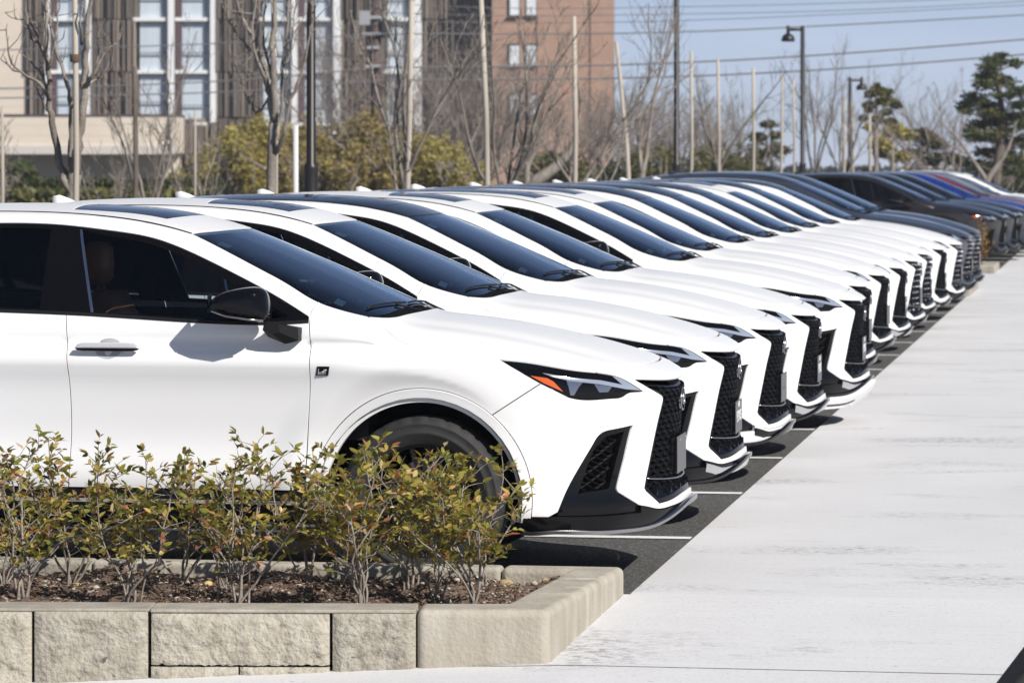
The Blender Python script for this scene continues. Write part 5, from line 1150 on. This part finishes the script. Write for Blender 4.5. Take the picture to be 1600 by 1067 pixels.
def wheel_meshes():
    t=MB(); ro=.366
    prof=[(.245,-.10),(.262,-.112),(.288,-.117),(.292,-.120),(.300,-.120),(.304,-.117),(.330,-.115),(.334,-.117),(.338,-.114),(.352,-.106),(ro-.002,-.092)]
    for g in (-.055,-.02,.02,.055): prof+=[(ro,g-.006),(ro-.008,g-.004),(ro-.008,g+.004),(ro,g+.006)]
    prof+=[(ro-.002,.092),(.352,.106),(.335,.116),(.30,.119),(.262,.112),(.245,.10)]
    n=120; V=[];Fc=[]
    for r,h in prof:
        for k in range(n):
            rr=r-(.009 if (abs(h)>.085 and r>.345 and k%4==0) else 0); a=2*math.pi*k/n; V.append((rr*math.cos(a),h,rr*math.sin(a)))
    for i in range(len(prof)-1):
        for k in range(n): Fc.append((i*n+k,i*n+n+k,i*n+n+(k+1)%n,i*n+(k+1)%n))
    tyre=mesh_from('tyre',V,Fc,True)
    r=MB(); r.lathe([(.252,-.095),(.245,-.105),(.232,-.10),(.225,-.06),(.22,.09)],48,'y'); r.lathe([(.0,-.085),(.05,-.088),(.055,-.075),(.055,-.03)],24,'y')
    for k in range(10):
        a=2*math.pi*k/10; c,s=math.cos(a),math.sin(a)
        def q(rad,w,y): return (rad*c-w*s,y,rad*s+w*c)
        for d in (-.012,.020):
            v=[q(.04,d-.012,-.085),q(.04,d+.010,-.085),q(.235,d*2.2+.008,-.095),q(.235,d*2.2-.010,-.095),q(.04,d-.012,-.055),q(.04,d+.010,-.055),q(.235,d*2.2+.008,-.06),q(.235,d*2.2-.010,-.06)]
            r.add(v,[(0,3,2,1),(0,1,5,4),(1,2,6,5),(2,3,7,6),(3,0,4,7)])
    dsc=MB(); dsc.lathe([(0,-.02),(.17,-.02),(.17,.0),(0,.0)],40,'y')
    cal_=MB(); 
    for k in range(5):
        a0=math.radians(150+k*12);a1=math.radians(162+k*12)
        v=[(rad*math.cos(a),y,rad*math.sin(a)) for a in (a0,a1) for rad in (.11,.185) for y in (-.05,.02)]
        cal_.add(v,[(0,1,3,2),(4,6,7,5),(0,4,5,1),(2,3,7,6),(0,2,6,4),(1,5,7,3)])
    return tyre,r.mesh('rim'),dsc.mesh('brake_disc'),cal_.mesh('brake_caliper')
TY,RI,DI,CA=wheel_meshes()
def text_mesh(name,body,size,extr=.001):
    c=bpy.data.curves.new('t','FONT'); c.body=body; c.size=size; c.extrude=extr; c.align_x='CENTER'; c.align_y='CENTER'
    o=bpy.data.objects.new('t',c); COL.objects.link(o); dg=bpy.context.evaluated_depsgraph_get()
    me=bpy.data.meshes.new_from_object(o.evaluated_get(dg)); bpy.data.objects.remove(o); me.name=name; return me
TXT={}
def text_obj(name,body,size,m,parent,mtx):
    if (body,size,m.name) not in TXT:
        me=text_mesh(name,body,size); me.materials.clear(); me.materials.append(m); TXT[(body,size,m.name)]=me
    o=new_obj(name,TXT[(body,size,m.name)],None,parent); o.matrix_local=mtx; return o
MESH={}
for k in PAN:
    MESH[k]=pmesh(k,PAN[k]); 
SIDES=('roof_ditch','fender','front_door','rear_door','side_frame','window_surround','front_window','quarter_light','rear_window','rear_quarter_light','pillar_strip','belt_strip','quarter_panel','arch_trim','rear_arch_trim','side_sill','sill_strip','headlight','running_light','side_marker','lamp_unit','lamp_unit2','vent_frame','vent_back','vent_ribs','inner_shell')
MIR={k:pmesh(k,PAN[k],True) for k in SIDES}
# handle, badge, fin, wiper, seats ...
def handle_half(up):
    n=14; sec=[]
    for x,k in ((-2.63,.25),(-2.622,.7),(-2.60,.95),(-2.50,1),(-2.40,1),(-2.365,.9),(-2.348,.6),(-2.342,.2)):
        a=np.linspace(0,math.pi,9)*(1 if up else -1); y=-(.905+.030+.016*np.cos(a-math.pi/2*0)*0)-.014*k*np.abs(np.sin(a))*.6
        zc=1.018+.002; r=(.025 if up else .015)*k
        yy=-(.918+.012*np.cos(a)+.018); zz=zc+r*np.sin(a)*(1.0 if up else .9)
        sec.append(np.stack([np.full(9,x),yy,zz],1))
    V,Fc=loft(sec); 
    if up: Fc=[f[::-1] for f in Fc]
    return V,Fc
def ellipse_cup():
    V=[(-2.487,-.9175,1.018)];Fc=[];n=28
    for k in range(n):
        a=2*math.pi*k/n; x=-2.487+.062*math.cos(a);z=1.018+.044*math.sin(a); V.append((x,-float(proj_side(np.array([x]),np.array([z]))[0])-.0012,z))
    V[0]=(-2.487,-float(proj_side(np.array([-2.487]),np.array([1.018]))[0])-.0012,1.018)
    for k in range(n): Fc.append((0,1+(k+1)%n,1+k))
    return V,Fc
def seat(mb,x,y,rear=False):
    w=.26 if not rear else .62
    def rb(x0,x1,y0,y1,z0,z1,lean=0):
        n=8; V=[];
        secs=[]
        for t in np.linspace(0,1,7):
            z=z0+(z1-z0)*t; k=1-.18*max(0,(t-.75)/.25)**2-.06*max(0,(.15-t)/.15); hw=(y1-y0)/2*k; cx=(x0+x1)/2+lean*t; hx=(x1-x0)/2*(1-.25*t); cy=(y0+y1)/2
            a=np.linspace(0,2*math.pi,16,endpoint=False); c,s=np.cos(a),np.sin(a)
            secs.append(np.stack([cx+hx*np.sign(c)*np.abs(c)**.5,cy+hw*np.sign(s)*np.abs(s)**.4,np.full(16,z)],1))
        V,Fc=loft(secs); mb.add(V,Fc)
    rb(x-.02,x+.50,y-w,y+w,.52,.70)
    rb(x-.12,x+.08,y-w,y+w,.66,1.22,-.20)
def headrest(mb,x,y):
    secs=[]
    for z,k in ((1.26,.7),(1.29,1),(1.36,1.05),(1.43,.95),(1.455,.6)):
        a=np.linspace(0,2*math.pi,14,endpoint=False); c,s=np.cos(a),np.sin(a)
        secs.append(np.stack([x-.25+.055*k*np.sign(c)*np.abs(c)**.6,y+.13*k*np.sign(s)*np.abs(s)**.5,np.full(14,z)],1))
    V,Fc=loft(secs); mb.add(V,Fc); mb.tube([(x-.23,y-.05,1.2),(x-.24,y-.05,1.3)],.008,5); mb.tube([(x-.23,y+.05,1.2),(x-.24,y+.05,1.3)],.008,5)
PAINTED=('hood','front_bumper','fender','front_door','rear_door','side_frame','quarter_panel','wheel_arch_trim','roof','tailgate','antenna_fin','handle_cap')
def setmat(o,m):
    o.material_slots[0].link='OBJECT'; o.material_slots[0].material=m
def build_car():
    c=empty('parked_car')
    P={}
    def add(key,name,m,parent=None,mir=False):
        o=new_obj(name,(MIR if mir else MESH)[key],m,parent or c); return o
    add('hood','hood',M['white']); bump=add('bumper','front_bumper',M['white'])
    for mir in (False,True):
        f=add('fender','fender',M['white'],None,mir)
        fd=add('front_door','front_door',M['white'],None,mir); rd=add('rear_door','rear_door',M['white'],None,mir)
        add('roof_ditch','roof_ditch_strip',M['ribs'],None,mir); add('side_frame','side_frame',M['white'],None,mir); add('quarter_panel','quarter_panel',M['white'],None,mir)
        add('arch_trim','wheel_arch_trim',M['white'],None,mir); add('rear_arch_trim','wheel_arch_trim',M['white'],None,mir)
        add('side_sill','side_sill',M['matte'],None,mir); add('sill_strip','sill_strip',M['chrome'],None,mir)
        ws=add('window_surround','window_surround',M['gloss'],None,mir)
        add('pillar_strip','chrome_strip',M['chrome'],ws,mir); add('belt_strip','belt_strip',M['matte'],ws,mir)
        add('front_window','side_window',M['sideglass'],None,mir); add('quarter_light','side_window',M['sideglass'],None,mir)
        add('rear_window','side_window',M['darkglass'],None,mir); add('rear_quarter_light','side_window',M['darkglass'],None,mir)
        h=add('headlight','headlight',M['gloss'],None,mir)
        add('running_light','running_light',M['drl'],h,mir); add('side_marker','side_marker',M['amber'],h,mir); add('lamp_unit','lamp_unit',M['projector'],h,mir); add('lamp_unit2','lamp_unit',M['projector'],h,mir)
        v=add('vent_frame','bumper_vent',M['gloss'],None,mir); add('vent_back','vent_back',M['void'],v,mir); add('vent_ribs','vent_ribs',M['ribs'],v,mir)
        add('inner_shell','inner_shell',M['void'],None,mir)
        # mirror
        V,Fc=(MIRV,[f[::-1] for f in MIRF]) if not mir else mirror_y(MIRV,[f[::-1] for f in MIRF])
        wm=sub(new_obj('wing_mirror',mesh_from('wing_mirror',V,Fc,True),M['gloss'],c))
        V,Fc=(MARM[0],[f[::-1] for f in MARM[1]]) if not mir else mirror_y(MARM[0],[f[::-1] for f in MARM[1]])
        new_obj('mirror_arm',mesh_from('mirror_arm',V,Fc),M['matte'],wm)
        sg=-1 if not mir else 1
        t=MB(); t.tube([(-1.965,sg*1.055,1.192),(-1.90,sg*1.068,1.170),(-1.80,sg*1.068,1.156),(-1.738,sg*1.045,1.152)],.005,6); t.build('mirror_trim',M['satin'],wm,True)
        g=MB(); g.add([(-1.985,sg*.97,1.18),(-1.985,sg*1.05,1.18),(-1.985,sg*1.05,1.255),(-1.985,sg*.97,1.265)],[(0,1,2,3)]); g.build('mirror_glass',M['chrome'],wm)
        # handles
        for dx in (.02,-.96):
            V,Fc=handle_half(True); V=np.array(V); V[:,0]+=dx
            if mir: V,Fc=mirror_y(V,Fc)
            dr=fd if dx==0 else rd
            hc=new_obj('handle',mesh_from('handle',V,Fc,True),M['handle'],dr)
            V,Fc=handle_half(False); V=np.array(V); V[:,0]+=dx
            if mir: V,Fc=mirror_y(V,Fc)
            new_obj('handle_underside',mesh_from('handle_underside',V,Fc,True),M['gloss'],dr)
            V,Fc=ellipse_cup(); V=np.array(V); V[:,0]+=dx
            if mir: V,Fc=mirror_y(V,Fc)
            new_obj('handle_cup',mesh_from('handle_cup',V,Fc,True),M['cup'],dr)
        # number badge on the fender
        if not mir:
            P0=np.array([(-1.530,.93,.908),(-1.474,.93,.908),(-1.468,.93,.948),(-1.522,.93,.948)])
            s=proj_side(P0[:,0],P0[:,2]); b=MB(); q=[(P0[i,0],-(s[i]+d),P0[i,2]) for d in (0,.004) for i in range(4)]
            b.add(q,[(4,5,6,7),(0,1,5,4),(1,2,6,5),(2,3,7,6),(3,0,4,7)]); bd=b.build('badge',M['gloss'],f)
            y=-(float(s.mean())+.0052)
            def bp(u,w): return (-1.530+.056*u+.007*w, y, .908+.040*w)
            k=MB()
            k.add([bp(.14,.34),bp(.14,.90),bp(.18,.86),bp(.18,.38)],[(0,3,2,1)]); k.add([bp(.14,.90),bp(.88,.90),bp(.84,.86),bp(.18,.86)],[(0,3,2,1)])
            k.add([bp(.38,.36),bp(.50,.50),bp(.80,.54),bp(.72,.36)],[(0,3,2,1)]); k.add([bp(.72,.36),bp(.80,.54),bp(.88,.90),bp(.84,.86),bp(.76,.66),bp(.60,.5)],[(0,1,2,3,4,5)])
            k.add([bp(.50,.64),bp(.78,.70),bp(.80,.60),bp(.60,.60)],[(0,1,2,3)]); k.add([bp(.14,.34),bp(.14,.38),bp(.42,.38),bp(.38,.34)],[(0,1,2,3)])
            k.build('badge_letter',M['chrome'],bd)
            text_obj('badge_text','SPORT',.0125,M['chrome'],bd,Matrix.Translation((-1.502,y,.9155))@Matrix.Rotation(R(90),4,'X'))
    ro=add('roof_sun','roof',M['white'])
    add('sunroof','sunroof',M['gloss'],ro)
    add('windshield','windshield',M['glass']); add('cowl','cowl',M['void'])
    add('tailgate','tailgate',M['white']); add('tail_light','tail_light',M['redlens']); add('rear_glass','rear_glass',M['darkglass']); add('tail_deck','tail_deck',M['gloss'])
    add('front_shell','front_shell',M['void'])
    g=add('grille_frame','grille',M['mesh']); add('grille_back','grille_back',M['void'],g); add('grille_mesh','grille_mesh',M['mesh'],g); add('grille_ledge','grille_ledge',M['gloss'],g)
    t=MB(); t.tube([(p[0],-p[1],p[2]) for p in gl],.004,6); t.build('grille_bar',M['satin'],g,True)
    # emblem: oval ring with slanted L, on the grille
    e=MB(); ex=-.032; ez=.765
    pts=[(ex+.006-.03*(.085*math.cos(a))**2,.070*math.cos(a),ez+.050*math.sin(a)) for a in np.linspace(0,2*math.pi,40)]
    e.tube(pts,.0035,6,False); e.tube([(ex+.006,.01,ez+.045),(ex+.008,-.02,ez-.02)],.006,6); e.tube([(ex+.008,-.02,ez-.02),(ex+.006,.065,ez-.02)],.006,6)
    e.add([(ex-.004,.066*math.cos(a),ez+.046*math.sin(a)) for a in np.linspace(0,2*math.pi,24,endpoint=False)],[tuple(range(24))])
    e.build('emblem',M['satin'],g,True)
    l=add('lip','front_lip',M['gloss']); add('lip_trim','lip_trim',M['satin'],l)
    # number plate on its bracket
    b=MB(); b.box(-.06,-.034,-.15,.15,.445,.595); pb=b.build('plate_bracket',M['matte'],c)
    b=MB(); b.box(-.0335,-.0305,-.165,.165,.437,.602); pl_=b.build('number_plate',M['plate'],pb)
    b=MB(); 
    for y in (-.105,.105): b=MB(); b.tube([(-.031,y,.588),(-.026,y,.588)],.008,8); b.build('plate_bolt',M['chrome'],pb)
    # roof fin, wipers
    fv=[]
    for x,h,w in ((-3.55,.0,.012),(-3.59,.016,.020),(-3.63,.034,.025),(-3.68,.051,.023),(-3.715,.056,.015)):
        zb=1.612 if x>-3.7 else 1.60
        fv.append(np.array([(x,-w,zb-.02),(x,-w*.8,zb+h*.4),(x,-w*.25,zb+h),(x,w*.25,zb+h),(x,w*.8,zb+h*.4),(x,w,zb-.02)]))
    V,Fc=loft(fv); new_obj('antenna_fin',mesh_from('antenna_fin',V,Fc,True),M['white'],c)
    w=MB()
    def wsz(x,y): return float(proj_top(np.array([x]),np.array([abs(y)]))[0])
    for (x0,y0),(x1,y1) in (((-1.285,.62),(-1.270,.02)),((-1.275,-.02),(-1.335,-.60))):
        q=[(x0+(x1-x0)*t,y0+(y1-y0)*t) for t in np.linspace(0,1,7)]
        w.tube([(a-.03,b,wsz(a-.03,b)+.006) for a,b in q],.005,5); w.tube([(x0+.055,y0-.06,wsz(x0+.05,y0-.06)-.002),(q[2][0]-.015,q[2][1],wsz(q[2][0]-.015,q[2][1])+.008)],.006,5)
    w.build('wiper',M['matte'],c,True)
    # stickers inside the windscreen
    s=MB()
    for (xa,ya,dx,dy) in ((-2.06,-.57,.05,.09),(-1.50,-.70,.04,.10)):
        q=[(xa,ya),(xa+dx,ya),(xa+dx,ya+dy),(xa,ya+dy)]; s.add([(a,b,wsz(a,b)-.012) for a,b in q],[(0,1,2,3)])
    s.build('windscreen_sticker',M['sticker'],c)
    # cabin
    b=MB(); 
    for y in (-.36,.36): seat(b,-2.62,y)
    seat(b,-3.45,0,True); st=b.build('seats',M['tan'],c,True)
    b=MB(); 
    for x,y in ((-2.62,-.36),(-2.62,.36),(-3.45,-.36),(-3.45,.36)): headrest(b,x,y)
    b.build('headrest',M['tan'],st,True)
    b=MB(); b.add(*loft([np.array([(-1.32,y,1.12),(-1.55,y,1.15),(-1.80,y,1.13),(-1.92,y,1.05),(-1.92,y,.62),(-1.32,y,.62)]) for y in (-.80,0,.80)])); b.build('dashboard',M['cabin'],c)
    b=MB(); 
    for k in range(28):
        a0,a1=2*math.pi*k/28,2*math.pi*(k+1)/28
        b.tube([(-2.03+.07*math.sin(a),-.36+.185*math.cos(a),1.06+.175*math.sin(a)) for a in (a0,a1)],.016,6)
    b.box(-2.05,-2.0,-.42,-.30,1.0,1.1); b.build('steering_wheel',M['cabin'],c,True)
    b=MB(); b.box(-4.3,-1.35,-.82,.82,.36,.42); b.box(-2.02,-1.98,-.12,.12,1.40,1.46)
    b.add([(-4.3,-.85,.40),(-4.3,.85,.40),(-4.3,.85,1.12),(-4.3,-.85,1.12)],[(0,1,2,3)])
    b.add([(-1.33,-.85,.3),(-1.33,.85,.3),(-1.33,.72,1.12),(-1.33,-.72,1.12)],[(0,1,2,3)]); b.build('cabin_floor',M['cabin'],c)
    # underside, wheel wells
    b=MB(); b.box(-4.6,-1.62,-.72,.72,.24,.30); b.box(-1.62,-.25,-.56,.56,.24,.30)
    for cx in (FX,RX):
        for sg in (-1,1):
            a=np.radians(np.linspace(-12,192,26)); q=[(cx+.445*math.cos(t),AZ+.445*math.sin(t)) for t in a]
            V=[(x,sg*.925,z) for x,z in q]+[(x,sg*.60,z) for x,z in q]; m=26
            b.add(V,[(k,k+1,m+k+1,m+k) for k in range(m-1)]); b.add([(x,sg*.60,z) for x,z in q],[tuple(range(m))])
    b.build('underbody',M['void'],c)
    for cx in (FX,RX):
        for sg in (-1,1):
            w=bpy.data.objects.new('wheel',None); COL.objects.link(w); w.parent=c; w.location=(cx,sg*.795,.366); w.rotation_euler=(0,0,0 if sg<0 else math.pi)
            new_obj('tyre',TY,M['rubber'],w); new_obj('rim',RI,M['rim'],w); new_obj('brake_disc',DI,M['satin'],w); new_obj('brake_caliper',CA,M['matte'],w)
    return c
def children(o): return [q for q in bpy.data.objects if q.parent==o]
CH={}
def copy_tree(o,parent=None):
    q=o.copy(); COL.objects.link(q); q.parent=parent
    for k in list(o.children): copy_tree(k,q)
    return q
def walk(o):
    yield o
    for k in o.children: yield from walk(k)
def base(o): return o.name.split('.')[0]
proto=build_car()
CARS=[ # paint, roof, X of nose line, Y of centre, scale, plate text, lip style, label
 ('white','sun',-1.93,16.75,1,'','silver','white SUV nearest the shrub planter, its whole front door and wing mirror in view'),
 ('white','sun',-1.92,19.22,1,'text','plain','white SUV right behind the nearest one, lettered plate on its grille and glass sunroof'),
 ('white','black',-1.91,21.75,1,'faint','white','third white SUV from the planter, black roof and plain pale plate'),
 ('white','sun',-1.86,23.75,1,'text','plain','white SUV between the third car and the one with the chrome skirt'),
 ('white','pano',-1.75,26.35,1,'text','skirt','white SUV with a white and chrome lower skirt sticking out over the pavement edge'),
 ('white','pano',-1.90,29.3,1,'','plain','white SUV just beyond the one with the chrome skirt, long dark glass roof panel'),
 ('white','black',-1.93,32.1,1,'','plain','second white SUV beyond the chrome skirted one, black roof'),
 ('white','black',-1.90,34.3,1,'text','plain','third white SUV beyond the chrome skirted one, black roof'),
 ('white','black',-1.89,36.7,1,'','plain','fourth white SUV beyond the chrome skirted one, black roof'),
 ('white','pano',-1.92,39.4,1,'text','plain','fourth white SUV before the slate ones, dark glass roof panel'),
 ('white','black',-1.87,41.6,1,'text','white','third white SUV before the slate ones, white lower lip'),
 ('white','black',-1.80,44.1,1,'','plain','last white SUV of the near row, beside the slate coloured one'),
 ('slate','black',-1.78,46.8,1.04,'','plain','slate grey SUV beside the last white one'),
 ('slate','black',-1.78,49.4,1.04,'','plain','slate grey SUV at the far end of the near row, beside the kerb'),
 ('grey','sun',-1.93,65.2,1,'','plain','charcoal SUV next to the far planter, side windows and mirror in view'),
 ('dark','black',-1.79,67.8,1,'','plain','black SUV right beyond the charcoal one'),
 ('dark','black',-1.60,70.4,1,'','plain','black SUV between another black one and the blue one'),
 ('blue','sun',-1.42,73.1,1,'','plain','bright blue SUV in the far row'),
 ('red','sun',-1.34,75.9,1,'','plain','red SUV in the far row just beyond the blue one'),
 ('silver','sun',-1.22,78.7,1,'','plain','silver SUV beyond the red one'),
 ('white','sun',-1.02,81.6,1.0,'','plain','farthest white SUV at the end of the far row'),
]
CAR_OBJ=[]
STUDS=MB()
for t_ in np.linspace(-.46,.46,13):
    for z_ in np.linspace(.40,.84,9):
        q_=np.array([[t_*(1+.25*(.8-z_)),z_]])
        if inside(q_,GI)[0]:
            p_=from2d('cyl',q_)[0]; n_=nrm(p_.reshape(1,3))[0]; c_=p_-n_*.03; STUDS.lathe([(.0,.012),(.008,.009),(.011,0)],6,'x',(c_[0],-c_[1],c_[2]))
STUDS=STUDS.mesh('grille_studs',True)
for i in range(1,len(CARS)): CAR_OBJ.append(copy_tree(proto))
CAR_OBJ=[proto]+CAR_OBJ
for o,(paint,roof,x,y,sc,plate,lip,label) in zip(CAR_OBJ,CARS):
    o.location=(x,y,.004); o.rotation_euler=(0,0,R([0,.35,-.3,.5,-.2,.4,-.5,.25,-.35,.5,-.4,.2,.3,-.3][CARS.index((paint,roof,x,y,sc,plate,lip,label))%14]) if y<60 else 0); o.scale=(sc,sc,sc); tag(o,label,'car','SUVs parked side by side in the bays')
    for q in list(walk(o)):
        n=base(q)
        if q.type!='MESH': continue
        if n in ('hood','front_bumper','fender','front_door','rear_door','side_frame','quarter_panel','wheel_arch_trim','tailgate','antenna_fin') and paint!='white': setmat(q,M[paint])
        if n=='roof':
            if roof=='pano': q.data=MESH['roof_pano']; (q.data.materials.append(M['white']) if not q.data.materials else None)
            if roof=='black': setmat(q,M['gloss'])
            elif paint!='white': setmat(q,M[paint])
        if n=='sunroof' and roof=='pano':
            q.data=MESH['pano']; (q.data.materials.append(M['gloss']) if not q.data.materials else None)
        if n=='lip_trim' and lip!='silver': setmat(q,M['gloss'])
        if n=='grille' and CAR_OBJ.index(o) in (8,9,11,12,13):
            o2=new_obj('grille_studs',STUDS,M['chrome'],q); o2['kind']='stuff'
        if n=='front_lip' and lip!='silver':
            k=new_obj('chin_strip',MESH['chin_chrome'],M['gloss'] if not MESH['chin_chrome'].materials else None,q)
            k.material_slots[0].link='OBJECT'; k.material_slots[0].material=M['chrome'] if CAR_OBJ.index(o) in (1,3,4,7) else M['gloss']
        if n=='front_lip' and lip=='skirt':
            k=new_obj('lower_skirt',MESH['skirt'],M['white'],o); new_obj('skirt_slot',MESH['skirt_slot'],M['gloss'],k)
        if n=='front_lip' and lip=='white': setmat(q,M['white'])
        if n=='number_plate' and plate:
            mt=Matrix.Translation((-.0300,0,.519))@Matrix.Rotation(R(90),4,'Z')@Matrix.Rotation(R(90),4,'X')
            if plate=='text':
                text_obj('plate_text','LEXUS',.082,M['ink'],q,mt)
                text_obj('plate_text','A 88',.045,M['ink'],q,Matrix.Translation((0,0,.060))@mt)
            else: text_obj('plate_text','LEXUS',.05,M['satin'],q,mt)
